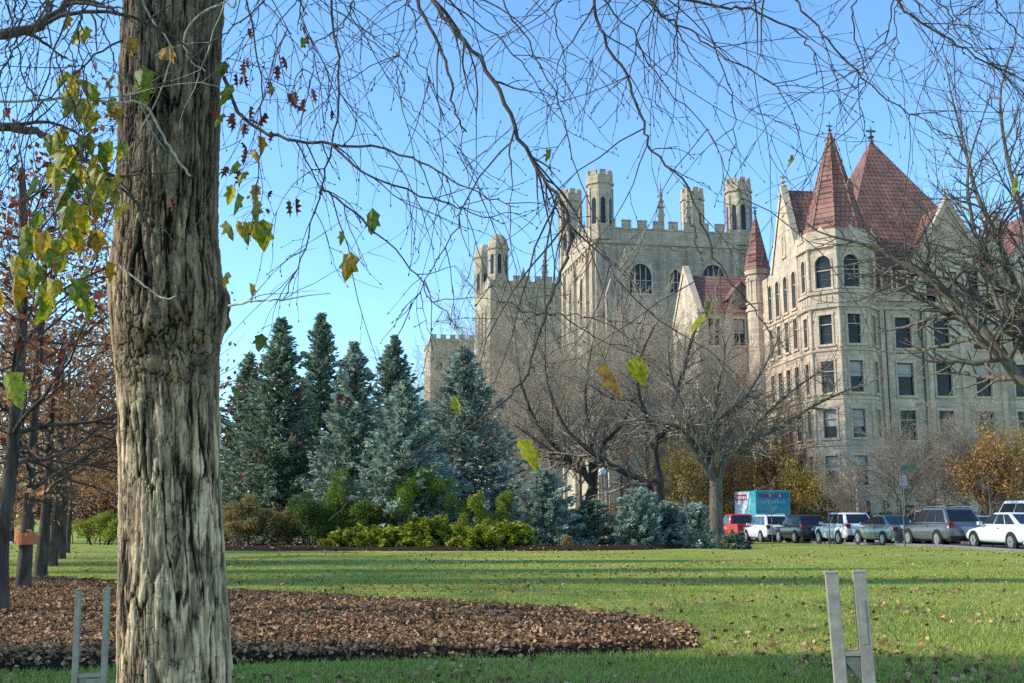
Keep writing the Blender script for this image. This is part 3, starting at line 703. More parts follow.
# the last leaves still hanging: lobed, curled, on thin stalks
LOBE = [(0, -.5), (.16, -.40), (.42, -.34), (.33, -.12), (.52, .12), (.27, .14), (.22, .34), (0, .55), (-.2, .32), (-.29, .15), (-.5, .1), (-.35, -.12), (-.44, -.32), (-.15, -.42)]
OAK = [(0, -.5), (.1, -.42), (.3, -.36), (.12, -.2), (.42, -.05), (.13, .04), (.36, .26), (.1, .24), (0, .55), (-.1, .24), (-.35, .24), (-.13, .05), (-.42, -.06), (-.12, -.2), (-.3, -.34), (-.1, -.42)]
def hang_leaf(mb, stalks, p, size, rng, shape=LOBE, yaw=None, fold=0.35, hang=True):
    w = rng.uniform(.45, .8); yaw = rng.uniform(-0.9, 0.9) if yaw is None else yaw; roll = rng.uniform(-.45, .45); pit = rng.uniform(-.5, .6)
    Mx = Matrix.Rotation(yaw, 3, 'Z') @ Matrix.Rotation(pit, 3, 'X') @ Matrix.Rotation(math.pi + roll if hang else rng.uniform(0, 6.28), 3, 'Y')
    curl = rng.uniform(.1, .9); fold = rng.uniform(.25, .9)
    f = lambda a, b: p + Mx @ Vector((a * size * w, (abs(a) * fold + curl * b * b) * size, (b + .5) * size))
    mid = [f(0, y) for y in (-.5, -.2, .1, .35, .55)]
    k = len(mb.v)
    ring = [f(a, b) for a, b in shape]; c = f(0, -.02); mb.v.append(tuple(c)); mb.v.extend(tuple(q) for q in ring); n = len(ring)
    for i in range(n): mb.f.append((k, k + 1 + i, k + 1 + (i + 1) % n)); mb.m.append(0)
    e = min(PTS, key=lambda q: (q - p).length_squared + (0 if q.z > p.z else .02))
    if (e - p).length > .45: e = p + Vector((rng.uniform(-.02, .02), rng.uniform(-.01, .01), size * .45))
    md = p.lerp(e, .5) + Vector((rng.uniform(-.015, .015), 0, rng.uniform(0, .03))); stalks.add([p, md, e], [.0013, .0014, .0017], 3)
LV = [(85, 14, 20, 5.4), (66, 4, 18, 5.4), (140, 42, 44, 5.55), (128, 20, 30, 5.6), (172, 30, 26, 5.7), (60, 112, 26, 5.5), (72, 128, 30, 5.5), (94, 124, 34, 5.5), (100, 150, 38, 5.5), (84, 176, 26, 5.5), (60, 150, 30, 5.4), (95, 95, 26, 5.5), (108, 80, 26, 5.6), (66, 55, 26, 5.6),
      (20, 240, 30, 5.2), (36, 246, 30, 5.2), (14, 258, 34, 5.1), (30, 222, 26, 5.2), (66, 236, 28, 5.3), (84, 250, 30, 5.3), (86, 284, 26, 5.3), (60, 220, 26, 5.3), (48, 270, 26, 5.1), (4, 350, 40, 5.0), (78, 205, 30, 5.4), (95, 215, 28, 5.4), (40, 200, 22, 5.4), (112, 60, 24, 5.6),
      (234, 72, 26, 6.0), (226, 52, 18, 6.0), (237, 180, 24, 5.9), (262, 204, 34, 5.8), (244, 208, 30, 5.9), (250, 190, 24, 5.8), (228, 205, 24, 6.0), (300, 26, 18, 5.8), (350, 237, 30, 5.6), (372, 190, 32, 5.6), (345, 222, 16, 5.6), (262, 322, 20, 5.7), (238, 380, 12, 6.0), (226, 262, 18, 6.1),
      (605, 338, 42, 4.0), (631, 341, 32, 4.0), (702, 298, 26, 4.5), (712, 292, 18, 4.5), (517, 420, 38, 4.55), (455, 386, 20, 4.7), (553, 143, 14, 5.2), (1019, 166, 20, 5.0), (796, 148, 14, 5.2), (236, 150, 18, 5.9), (222, 100, 20, 6.0), (270, 78, 14, 5.8)]
lr = random.Random(12); mb = MB(); st = Tubes()
for k in range(44): LV.append((lr.gauss(82, 19), lr.gauss(140, 55), lr.uniform(20, 32), lr.uniform(5.3, 5.6)))
for k in range(16): LV.append((lr.gauss(42, 26), lr.gauss(240, 24), lr.uniform(20, 32), lr.uniform(5.0, 5.3)))
for k in range(10): LV.append((lr.gauss(244, 10), lr.gauss(185, 45), lr.uniform(16, 26), lr.uniform(5.7, 6.0)))
for (a, b, s, Y) in LV:
    p = loc(at(a, b + s * 0.5, Y)); hang_leaf(mb, st, p, 1.05 * s / F_PX * Y, lr)
for k in range(46):
    c4 = lr.choice(((296, 72, 12, 14), (305, 104, 12, 9), (250, 75, 12, 25), (292, 208, 18, 12), (236, 110, 8, 40), (275, 108, 14, 12), (60, 60, 40, 50), (40, 170, 40, 60))); x, y = lr.gauss(c4[0], c4[2]), lr.gauss(c4[1], c4[3]); Y = lr.uniform(5.6, 6.2)
    k0 = len(mb.f); hang_leaf(mb, st, loc(at(x, y, Y)), lr.uniform(13, 21) / F_PX * Y, lr, OAK, hang=lr.random() < .5)
    mb.m[k0:] = [2] * (len(mb.f) - k0)
V_, F_ = st.arrays(); mb.add(V_, np.concatenate(F_).tolist(), 1)
mb.build('leaves', [M['plane_leaf'], M['bark_twig'], M['darkred']], near)

# ================================================================== AVENUE OF OAKS on the left
OAKS = dict(seg=[6, 6, 5, 4], wob=[.25, .3, .32, .3], up=[.05, .03, .0, -.02], tip=[.35, .3, .35, .4], side=[8, 6, 4, 3], kids=[8, 8, 6, 0], ang=[(35, 70), (30, 65), (30, 60)], len=[.62, .55, .5], thin=[.55, .6, .6], rmin=.004)
OAKS['from'] = [.15, .15, .2, 0]
def oak_meshes(seed, per, keep, mt, size, h=9.5, r=0.17, spread=0.16):
    rng = random.Random(seed); T = Tubes(); tips = []
    tr = [Vector((0, 0, -.2)), Vector((0, 0, .25)), Vector((rng.uniform(-.05, .05), 0, 1.2)), Vector((rng.uniform(-.04, .04), .02, 2.3)), Vector((rng.uniform(-.08, .08), 0, h * .5)), Vector((rng.uniform(-.3, .3), 0, h * .75))]
    sp = smooth_pts(tr, 4); ra = [r * 1.75, r * 1.45, r * 1.25, r * 1.1] + lin(r * 1.05, .05, len(sp) - 4)
    T.add(sp, ra, 14); Tl = Tubes()
    n = len(sp); ds = dirs_of(sp)
    for k in range(15):
        z = 1.9 + (h * .73 - 1.9) * (k + .3) / 15; a = min(range(n), key=lambda i: abs(sp[i].z - z)); q = rng.uniform(0, 6.28) ; e = rng.uniform(.05, .55) + .35 * k / 15
        d = Vector((math.cos(q + k * 2.4), math.sin(q + k * 2.4), e)); L = (h * .40) * (1 - .45 * k / 15) * rng.uniform(.8, 1.15)
        branch(Tl, sp[a], d, L, ra[a] * .42, 1, OAKS, rng, tips)
    return T.mesh('trunk', M['bark_dark']), Tl.mesh('branch', M['bark_dark']), leaves_on(tips, per, spread, size, mt, seed, keep=keep)
A1 = oak_meshes(1, 2, .40, M['darkred'], .13, 9.5, .145)
A2 = oak_meshes(2, 4, .6, M['rust'], .12, 9.0, .145, .22)
A3 = oak_meshes(4, 6, .8, M['rust'], .13, 8.6, .155, .26)
ORD = ['nearest', 'second', 'third', 'fourth', 'fifth', 'sixth', 'seventh', 'eighth', 'ninth']
ds_ = [16.6, 21.8, 27, 32.3, 37.6, 43]
for k, d in enumerate(ds_):
    x = AV(d) + (0.0 if k else 0.05)
    lb = {0: 'nearest oak of the left avenue, sparse dark red leaves on bare branches', 1: 'second oak of the left avenue, dark trunk wrapped with an orange band'}.get(k, ORD[k] + ' oak of the left avenue from the camera, full of rust brown leaves')
    o = empty('oak_tree', lb, 'tree', (x, d, gz(d)), k * 1.9, 'oaks in the left avenue')
    o.scale = (1, 1, 1 + 0.05 * math.sin(k * 2.3)) if k < 5 else (.65, .65, .9)
    A = A1 if k == 0 else A2 if k in (1, 3) else A3
    for nm, me in zip(('trunk', 'branch', 'leaves'), A): link(nm, me, o)
    if k == 1:
        m = MB(); ring = [(0.225 * math.cos(2 * math.pi * i / 20), 0.225 * math.sin(2 * math.pi * i / 20)) for i in range(20)]
        m.prism(ring, .92, 1.15, cap=False); m.build('tag_band', m_plain('orange_tape', (0.55, 0.16, 0.06), .6), o)
# unseen oaks added left of the frame, squeezed tall to shade the lawn
A4 = oak_meshes(9, 12, 1.0, M['rust'], .24, 9.5, .2, .4)
for k, (x, y) in enumerate(((-14, 8.9), (-14.5, 10.0), (-20, 23.9), (-24, 33.5), (-20, 28.6))):
    o = empty('oak_tree', 'unseen oak added beyond the left edge to shade the lawn', 'tree', (x, y, 0), k * 1.3 + .5, 'unseen shade oaks added on the left')
    o.scale = ((.38, .38, 1.6), (.36, .36, 1.8), (.42, .42, 2.4), (.4, .4, 2.2), (.3, .3, 2.2))[k]
    for nm, me in zip(('trunk', 'branch', 'leaves'), A4): link(nm, me, o)
for k, (px, Y, lb) in enumerate(((12, 78, 'rust leaved oak beyond the end of the avenue at the left edge'), (66, 72, 'rust leaved oak filling the gap behind the avenue trunks'), (112, 80, 'distant rust leaved oak just left of the near trunk'))):
    p = at(px, 530, Y); o = empty('oak_tree', lb, 'tree', (p.x, Y, gz(Y)), k * 1.1, 'oaks beyond the avenue'); o.scale = (1.1, 1.1, 1.0)
    for nm, me in zip(('trunk', 'branch', 'leaves'), A3): link(nm, me, o)
# ================================================================== BARE TREES
BARE = dict(seg=[6, 6, 5, 4], wob=[.3, .34, .34, .3], up=[.03, .05, .04, .02], tip=[.35, .3, .35, .4], side=[8, 5, 3, 3], kids=[9, 8, 7, 0], ang=[(30, 70), (30, 65), (28, 60)], len=[.55, .55, .5], thin=[.55, .6, .65], rmin=.0085)
BARE['from'] = [.15, .12, .15, 0]
M['bark_mauve'] = m_bark('grey_tan_twig', (0.17, 0.135, 0.10), (0.38, 0.31, 0.23))
def limb_tree(name, label, cat, basepx, Y, limbs, seed, mt, twig=None, S=BARE, group=None, klen=3.0, leaf=None, depth=1.6):
    """limbs: (pixels, r0, r1 in px, level of the sprouts). Depth wanders around Y."""
    rng = random.Random(seed); b = at(basepx, 540, Y); b = Vector((b.x, Y, gz(Y)))
    o = empty(name, label, cat, b, 0, group); T = Tubes(); Tt = Tubes(); tips = []
    for k, (pp, r0, r1, lv) in enumerate(limbs):
        s = 0 if k == 0 else rng.choice((-1, 1)) * rng.uniform(.4, 1) * depth
        pts = [at(a, c, Y + s * (i / max(1, len(pp) - 1)) ** 1.2) - b for i, (a, c) in enumerate(pp)]
        if k == 0: pts[0].z = -.15
        sp = smooth_pts(pts, 4); ra = lin(r0 / F_PX * Y * .5, r1 / F_PX * Y * .5, len(sp))
        if k == 0: ra[0] *= 1.5; ra[1] *= 1.2
        T.add(sp, ra, 10)
        if lv is not None:
            L = sum((sp[i + 1] - sp[i]).length for i in range(len(sp) - 1)); SS = dict(S); SS['kids'] = list(S['kids']); SS['kids'][lv] = max(3, int(L * klen)); SS['len'] = list(S['len']); SS['len'][lv] = min(.55, 2.6 / L)
            sprout(Tt, sp, dirs_of(sp), ra, L, lv, SS, rng, tips)
    link('trunk', T.mesh('trunk', mt), o); link('branch', Tt.mesh('branch', twig or mt), o)
    if leaf: link('leaves', leaves_on(tips, *leaf), o)
    return o
limb_tree('spreading_tree', 'bare spreading tree with forked trunk just left of the red pickup', 'tree', 717, 56,
  [([(717, 541), (716, 510), (716, 483)], 15, 12, None), ([(716, 483), (705, 467), (689, 441), (682, 428), (655, 421), (635, 420)], 8, 2, 1), ([(714, 484), (710, 452), (716, 422), (716, 395), (724, 357), (722, 330)], 8, 2, 1),
   ([(718, 485), (727, 456), (754, 441), (780, 426), (815, 405), (852, 388)], 7, 2, 1), ([(716, 420), (735, 405), (746, 395), (765, 365), (780, 335)], 5, 1.6, 1), ([(700, 460), (690, 420), (672, 380), (668, 345)], 5, 1.6, 1), ([(730, 455), (760, 420), (800, 385), (820, 372)], 4, 1.5, 1)], 31, M['bark_grey'], M['bark_mauve'], klen=3.4)
limb_tree('spreading_tree', 'bare dark tree with a long limb leaning left, behind the low blue junipers', 'tree', 659, 62,
  [([(659, 540), (659, 500), (657, 470)], 13, 11, None), ([(657, 470), (655, 445), (666, 429), (682, 376), (690, 345), (700, 318)], 8, 2, 1), ([(659, 492), (647, 483), (609, 464), (583, 445), (564, 426), (550, 392), (545, 365)], 8, 2, 1),
   ([(656, 455), (650, 420), (632, 401), (613, 399), (590, 385)], 5, 1.6, 1), ([(660, 440), (640, 400), (640, 360), (655, 325)], 5, 1.6, 1), ([(662, 432), (700, 415), (730, 380)], 4, 1.5, 1)], 32, M['bark_dark'], M['bark_mauve'], klen=3.4)
limb_tree('spreading_tree', 'bare tree rising behind the pyramid shaped small blue spruce', 'tree', 592, 66,
  [([(592, 538), (590, 502), (594, 487)], 12, 10, None), ([(594, 487), (579, 468), (560, 452), (535, 420), (520, 380)], 7, 2, 1), ([(594, 487), (600, 450), (625, 420), (640, 380)], 6, 1.6, 1), ([(592, 480), (590, 440), (585, 395), (592, 345)], 6, 1.6, 1), ([(585, 470), (550, 450), (515, 425)], 5, 1.6, 1)], 33, M['bark_dark'], M['bark_mauve'], klen=3.2)
# big tree at the right edge, trunk beyond the frame, limbs leaning into the view
limb_tree('spreading_tree', 'large bare tree at the right edge with a thick limb slanting across the stone hall', 'tree', 1090, 31,
  [([(1090, 562), (1085, 500), (1072, 430), (1050, 400)], 24, 19, None), ([(1055, 408), (1024, 384), (1000, 352), (975, 322), (948, 294), (925, 276), (900, 262), (870, 246), (830, 236)], 15, 2.2, 1),
   ([(1040, 392), (1024, 352), (1003, 318), (975, 296), (950, 280), (915, 275), (880, 290)], 8, 1.8, 1), ([(1062, 415), (1040, 340), (1015, 285), (996, 235), (976, 192), (963, 140), (950, 90)], 10, 1.6, 1),
   ([(1010, 290), (985, 262), (973, 223), (968, 170), (985, 110)], 6, 1.4, 1), ([(1050, 370), (1035, 300), (1030, 240), (1010, 170), (1000, 100), (1012, 50)], 8, 1.4, 1), ([(1003, 318), (975, 255), (935, 230), (895, 215)], 5, 1.2, 1)], 34, M['bark_grey'], M['bark_grey'], klen=2.5, depth=2.2, S=dict(BARE, rmin=.0075, kids=[9, 9, 9, 0]))
# twiggy trees, one mesh each kind, copied
def elm(seed, h, r, mt, S=BARE, low=.28, spreadk=.5, n=13, leaf=None, tw=None):
    rng = random.Random(seed); T = Tubes(); Tt = Tubes(); tips = []
    sp = smooth_pts([Vector((0, 0, -.2)), Vector((.05, 0, h * low * .6)), Vector((0, .1, h * low)), Vector((.2, -.1, h * .62))], 4); ra = [r * 1.4] + lin(r * 1.1, r * .35, len(sp) - 1); T.add(sp, ra, 10)
    for k in range(n):
        z = h * (low + .34 * k / n); a = min(range(len(sp)), key=lambda i: abs(sp[i].z - z)); q = k * 2.4 + rng.uniform(-.5, .5)
        e = .75 + .9 * k / n; d = Vector((math.cos(q), math.sin(q), e)); branch(Tt, sp[a], d, h * spreadk * rng.uniform(.85, 1.15), ra[a] * .5, 1 if h < 9 else 0, S, rng, tips)
    return [('trunk', T.mesh('trunk', mt)), ('branch', Tt.mesh('branch', tw or mt))] + ([('leaves', leaves_on(tips, *leaf))] if leaf else [])
ELM = dict(seg=[6, 5, 4, 3], wob=[.25, .3, .32, .3], up=[.07, .05, .04, .02], tip=[.35, .3, .35, .4], side=[6, 4, 3, 3], kids=[9, 8, 9, 0], ang=[(25, 55), (28, 60), (28, 60)], len=[.5, .55, .5], thin=[.5, .6, .65], rmin=.013)
ELM['from'] = [.2, .15, .15, 0]
E1 = elm(51, 17, .26, M['bark_tan'], ELM, .22, .56); E2 = elm(52, 16, .25, M['bark_grey'], ELM, .2, .56, tw=M['bark_tan'])
def plant_tree(name, label, px, Y, parts, rz=0, sc=1.0, group=None, cat='tree'):
    p = at(px, 530, Y); o = empty(name, label, cat, (p.x, Y, gz(Y) - .02), rz, group); o.scale = (sc, sc, sc)
    for nm, me in parts: link(nm, me, o)
    return o
G = 'tall bare trees in front of the crenellated tower'
for k, (px, Y, sc, w) in enumerate(((505, 96, 1.0, 'leftmost tall bare tree, in front of the far left tower'), (552, 88, .98, 'tall bare tree in front of the gap between the two stone towers'), (607, 94, 1.04, 'tall bare tree in front of the sunlit side of the crenellated tower'),
      (648, 100, 1.05, 'tall bare tree in front of the large arched tower window'), (690, 92, .92, 'tall bare tree in front of the pale gable of the red roofed hall'), (735, 99, .9, 'tall bare tree in front of the red roofed hall, next to the cone turret'), (455, 99, .85, 'bare tree showing between the two right hand large spruces'), (580, 112, 1.1, 'farthest tall bare tree at the foot of the crenellated tower'))):
    plant_tree('tall_tree', w, px, Y, (E1, E2)[k % 2], k * 1.7, sc * 1.08, G)
RND = dict(BARE); RND['rmin'] = .013; RND['up'] = [.05, .06, .05, .02]; RND['kids'] = [9, 12, 11, 0]
C1 = elm(61, 7.2, .12, M['bark_grey'], RND, .2, .52, 18, tw=M['bark_mauve'])
plant_tree('round_tree', 'small bare tree with round twiggy crown behind the grey green sedan', 907, 66, C1, .4, 1.02, 'small round bare trees along the street')
plant_tree('round_tree', 'small bare tree with round twiggy crown above the light blue sedan', 985, 66, C1, 2.1, 1.1, 'small round bare trees along the street')
plant_tree('round_tree', 'small bare tree with round twiggy crown at the extreme right edge', 1035, 70, C1, 4.0, 1.05, 'small round bare trees along the street')
plant_tree('round_tree', 'small bare tree with round crown at the foot of the octagonal tower', 852, 78, C1, 1.2, .8, 'small round bare trees along the street')
plant_tree('round_tree', 'small bare tree with round crown farther back, above the dark grey SUV', 945, 76, C1, 5.0, 1.2, 'small round bare trees along the street')
O1 = elm(71, 7.0, .11, M['bark_grey'], RND, .25, .45, 10, leaf=(2, .2, .2, M['orange'], 5, 'leaves', .7)); O2 = elm(72, 7.0, .11, M['bark_grey'], RND, .25, .45, 10, leaf=(2, .2, .2, M['yellow'], 6, 'leaves', .6))
plant_tree('autumn_tree', 'orange leaved tree behind the light blue sedan on the right', 992, 63.5, O1, .3, .85)
plant_tree('autumn_tree', 'yellow leaved tree at the right edge in front of the hall wall', 1020, 64.5, O2, .9, .95)
plant_tree('autumn_tree', 'golden leaved tree behind the forked bare tree and red pickup', 690, 86, O2, 1.9, 1.05)
plant_tree('autumn_tree', 'golden orange tree just left of the teal truck', 722, 95, O1, 2.9, 1.0)
plant_tree('autumn_tree', 'thin yellow leaved tree to the right of the teal truck', 806, 84, O2, 3.7, .85)
plant_tree('autumn_tree', 'yellow brown tree rising directly above the teal truck', 768, 100, O2, 5.2, 1.25)
plant_tree('autumn_tree', 'small orange brown tree at the foot of the octagonal tower', 836, 84, O1, 4.4, .6)
# slim staked saplings between lawn and kerb
SAP = dict(BARE); SAP['rmin'] = .006; SAP['kids'] = [4, 4, 3, 0]
def sapling(seed, h):
    rng = random.Random(seed); T = Tubes(); tips = []; sp = smooth_pts([Vector((0, 0, -.1)), Vector((.02, 0, h * .4)), Vector((-.03, 0, h * .75)), Vector((.02, 0, h))], 3); ra = lin(.034, .008, len(sp)); T.add(sp, ra, 7); Tt = Tubes()
    for k in range(11):
        a = int(len(sp) * (.42 + .5 * k / 11)); branch(Tt, sp[min(a, len(sp) - 1)], Vector((math.cos(k * 2.4), math.sin(k * 2.4), 1.3)), h * .2, .012, 2, SAP, rng, tips)
    return [('trunk', T.mesh('trunk', M['bark_grey'])), ('branch', Tt.mesh('branch', M['bark_grey']))]
SP = sapling(81, 4.6)
for px, w in ((772, 'white crossover'), (829, 'white hatchback SUV'), (904, 'grey SUV'), (992, 'light blue sedan and white sedan')):
    plant_tree('sapling', 'slim bare sapling on the lawn edge before the ' + w, px, 49.5, SP, px, 1.25 if px == 904 else .75, 'saplings along the lawn edge')
# ================================================================== CONIFERS AND SHRUBS
def spruce(label, px, tip, Y, hw, seed, needle, group, name='spruce_tree', **kw):
    p = at(px, 540, Y); z0 = gz(Y); h = at(px, tip, Y).z - z0
    tr, cr = conifer(seed, h, hw / F_PX * Y * 1.58, needle, **dict(dict(blunt=.9, tuft=1.15, dense=40, step=.29, per=9), **kw))
    o = empty(name, label, 'spruce', (p.x, Y, z0), seed, group); link('trunk', tr, o); link('crown', cr, o); return o
G1 = 'large spruces behind the shrub bed'
spruce('large green spruce right beside the near trunk, leftmost of the group', 243, 352, 61, 40, 101, M['needle_green'], G1)
spruce('tall dark spruce with a broad tip, second from the left', 274, 316, 57, 46, 102, M['needle_green'], G1)
spruce('tallest slender spruce with a needle sharp tip', 315, 311, 65, 42, 103, M['needle_green'], G1)
spruce('pale blue grey spruce in the middle of the group', 350, 340, 53.5, 40, 104, M['needle'], G1)
spruce('dark spruce peeking out behind the pale ones, its tip in the gap', 391, 333, 69, 42, 105, M['needle_green'], G1)
spruce('broad silvery blue spruce standing in front of the dark one', 402, 379, 50.5, 46, 106, M['needle_pale'], G1)
spruce('wide blue spruce at the right end of the large group', 463, 345, 59.5, 56, 107, M['needle'], G1)
spruce('small layered blue spruce with broad pyramid shape on the lawn edge', 545, 468, 49, 29, 108, M['needle_pale'], None, 'small_spruce', step=.36, blunt=.75, tuft=.8, per=13, dense=52, low=.05, lift=.12)
spruce('small dark blue spruce behind and right of the layered one', 590, 500, 51, 21, 109, M['needle_green'], None, 'small_spruce', step=.32, blunt=.65, tuft=.8, per=12, dense=46)
def low_spruce(label, px, top, Y, hw, seed, needle, group='low spreading blue junipers'):
    p = at(px, 540, Y); z0 = gz(Y); h = at(px, top, Y).z - z0; rm = hw / F_PX * Y; o = empty('low_juniper', label, 'juniper', (p.x, Y, z0), 0, group)
    tr, cr = conifer(seed, h, rm, needle, low=.1, step=.26, per=14, tuft=.85, dense=55, lift=.25, blunt=.45, name='juniper')
    link('trunk', tr, o); link('crown', cr, o); return o
low_spruce('low blue juniper mound, the taller left one of three', 640, 492, 48.5, 25, 111, M['needle_pale'])
low_spruce('low blue juniper mound in the middle, partly behind its neighbours', 667, 506, 49.5, 20, 112, M['needle'])
low_spruce('low blue juniper mound, right one next to the forked bare tree', 695, 507, 48.5, 19, 113, M['needle_pale'])
low_spruce('flat dark juniper at the right end of the bed beside the cars', 734, 537, 47.0, 13, 114, M['needle_green'])

def blob_ring(rng, n, rx, ry, z, r, h=1.0):
    out = []
    for i in range(n):
        a = rng.uniform(0, 6.28); q = rng.uniform(.2, 1); s = r * rng.uniform(.7, 1.25)
        out.append((math.cos(a) * rx * q, math.sin(a) * ry * q, z * rng.uniform(.35, 1) * (1.1 - .5 * q), s, s, s * h))
    return out
rng = random.Random(90)
# heights and widths are in metres; 1 m is about 22 px at the bed
shrub('dry_shrub', 'rusty brown shrub of dry flower heads beside the near trunk', 'shrub', 250, 48.5, blob_ring(rng, 34, 1.5, 1.0, 2.1, .36), 15000, .10, M['drybrown'], 201)
shrub('dry_shrub', 'small straw coloured dry shrub behind the dark green bush', 'shrub', 288, 49.5, blob_ring(rng, 20, .9, .8, 1.7, .3), 8000, .09, M['drybrown'], 202)
shrub('leafy_shrub', 'dark green rounded bush right of the brown shrub', 'shrub', 309, 48.2, blob_ring(rng, 30, 1.0, .9, 2.2, .44), 15000, .09, M['green'], 203)
shrub('leafy_shrub', 'tall yellow green bush below the pale blue spruce', 'shrub', 338, 49.3, blob_ring(rng, 30, .85, .7, 3.2, .38, 1.3), 12000, .09, M['midgreen'], 204)
shrub('leafy_shrub', 'mixed green bush left of the weeping evergreen mound', 'shrub', 368, 48.6, blob_ring(rng, 30, 1.0, .8, 2.1, .38), 11000, .09, M['midgreen'], 205)
def weeping(label, px, Y, w, h, seed, mt):
    r2 = random.Random(seed); b = []
    for i in range(46):
        a = r2.uniform(0, 6.28); q = r2.random() ** .6; z = h * math.sqrt(max(0, 1 - q * q)) * .88 + .1
        b.append((math.cos(a) * w * q, math.sin(a) * w * .7 * q, z * r2.uniform(.75, 1), .34, .34, .44))
    return shrub('weeping_evergreen', label, 'evergreen', px, Y, b, 24000, .11, mt, seed, ratio=.28)
M['weep'] = m_leaf('weeping_evergreen_needles', [(0.08, 0.14, 0.02), (0.20, 0.28, 0.04), (0.34, 0.40, 0.07)], .25, .7, 1.2)
weeping('rounded weeping green evergreen mound in the centre of the shrub bed', 426, 49.2, 2.05, 3.7, 211, M['weep'])
def cone_shrub(label, px, top, Y, w, seed, lean, mt, group=None):
    h = at(px, top, Y).z - gz(Y); r2 = random.Random(seed); b = []
    for i in range(30):
        t = r2.random(); q = (1 - t ** 1.7) * w * r2.uniform(.5, 1.1); a = r2.uniform(0, 6.28)
        b.append((math.cos(a) * q + lean * t * t, math.sin(a) * q * .8, h * (.08 + .8 * t), .14 + .2 * (1 - t), .14 + .2 * (1 - t), .34))
    return shrub('golden_juniper', label, 'juniper', px, Y, b, 10000, .10, mt, seed, group, ratio=.3)
GJ = 'golden junipers in the shrub bed'
cone_shrub('lime golden juniper, the left of two upright leaning cones', 466, 486, 48.2, 1.0, 221, .6, M['lime'], GJ)
cone_shrub('lime golden juniper, the right of two upright leaning cones', 494, 486, 48.2, .95, 222, .7, M['lime'], GJ)
for k, (px, Y, w, lb) in enumerate(((384, 46.9, 1.3, 'left end, below the mixed green bush'), (432, 47.3, 1.5, 'in front of the weeping mound'), (474, 46.3, 1.4, 'at the foot of the two leaning cones'), (512, 47.0, 1.1, 'right end beside the layered spruce'), (345, 46.8, 1.0, 'small one below the tall yellow green bush'))):
    p = at(px, 540, Y); o = empty('spreading_juniper', 'low spreading lime green juniper, ' + lb, 'juniper', (p.x, Y, gz(Y)), 0, 'low lime junipers along the bed')
    tr, cr = conifer(230 + k, (.7, 1.15, .8, .95, .6)[k], w * 1.15, M['lime'], low=.1, step=.15, per=11, tuft=.9, dense=55, lift=.16, blunt=.5, name='juniper')
    link('trunk', tr, o); link('crown', cr, o)
shrub('grass_tuft', 'small straw tuft at the foot of the layered blue spruce', 'tuft', 566, 46.5, blob_ring(rng, 8, .22, .2, .5, .14, 1.4), 1600, .1, M['drybrown'], 241, ratio=.2)
# shrubs at the end of the avenue and along the street
shrub('leafy_shrub', 'yellow green shrub at the far end of the oak avenue', 'shrub', 104, 58, blob_ring(rng, 30, 1.5, 1, 1.5, .4), 9000, .12, M['lime'], 251)
shrub('leafy_shrub', 'reddish brown hedge behind the far end of the oak avenue', 'shrub', 80, 66, blob_ring(rng, 40, 4, 1, 3.6, .8), 14000, .18, M['rust'], 252)
shrub('dry_shrub', 'tall brown shrub beyond the avenue at the left edge', 'shrub', 25, 64, blob_ring(rng, 40, 4, 1, 4.0, .8), 14000, .18, M['rust'], 253)
for k, (px, Y, w, h, mt, lb) in enumerate(((790, 96, 1.6, 4.2, 'yellow', 'golden brown hedge at the hall wall above the black SUV'), (815, 88, 1.3, 3.6, 'drybrown', 'brown climbing shrub against the tower left face'), (745, 104, 3, 4.0, 'drybrown', 'brown hedge behind the teal truck'), (890, 84, 3.2, 1.7, 'green', 'dark low hedge in front of the hall above the green sedan'), (960, 86, 3.2, 1.6, 'green', 'dark low hedge in front of the hall near the orange tree'), (855, 85, 1.2, 1.5, 'drybrown', 'small brown shrub at the foot of the tower front'), (690, 108, 4.5, 4.5, 'yellow', 'golden hedge in front of the red roofed hall'), (630, 112, 4.5, 3.5, 'drybrown', 'brown hedge at the foot of the crenellated tower'), (560, 118, 6, 3.5, 'drybrown', 'brown hedge left of the crenellated tower'))):
    shrub('hedge', lb, 'hedge', px, Y, blob_ring(rng, 30, w, .8, h, .7), 9000, .2, M[mt], 260 + k)
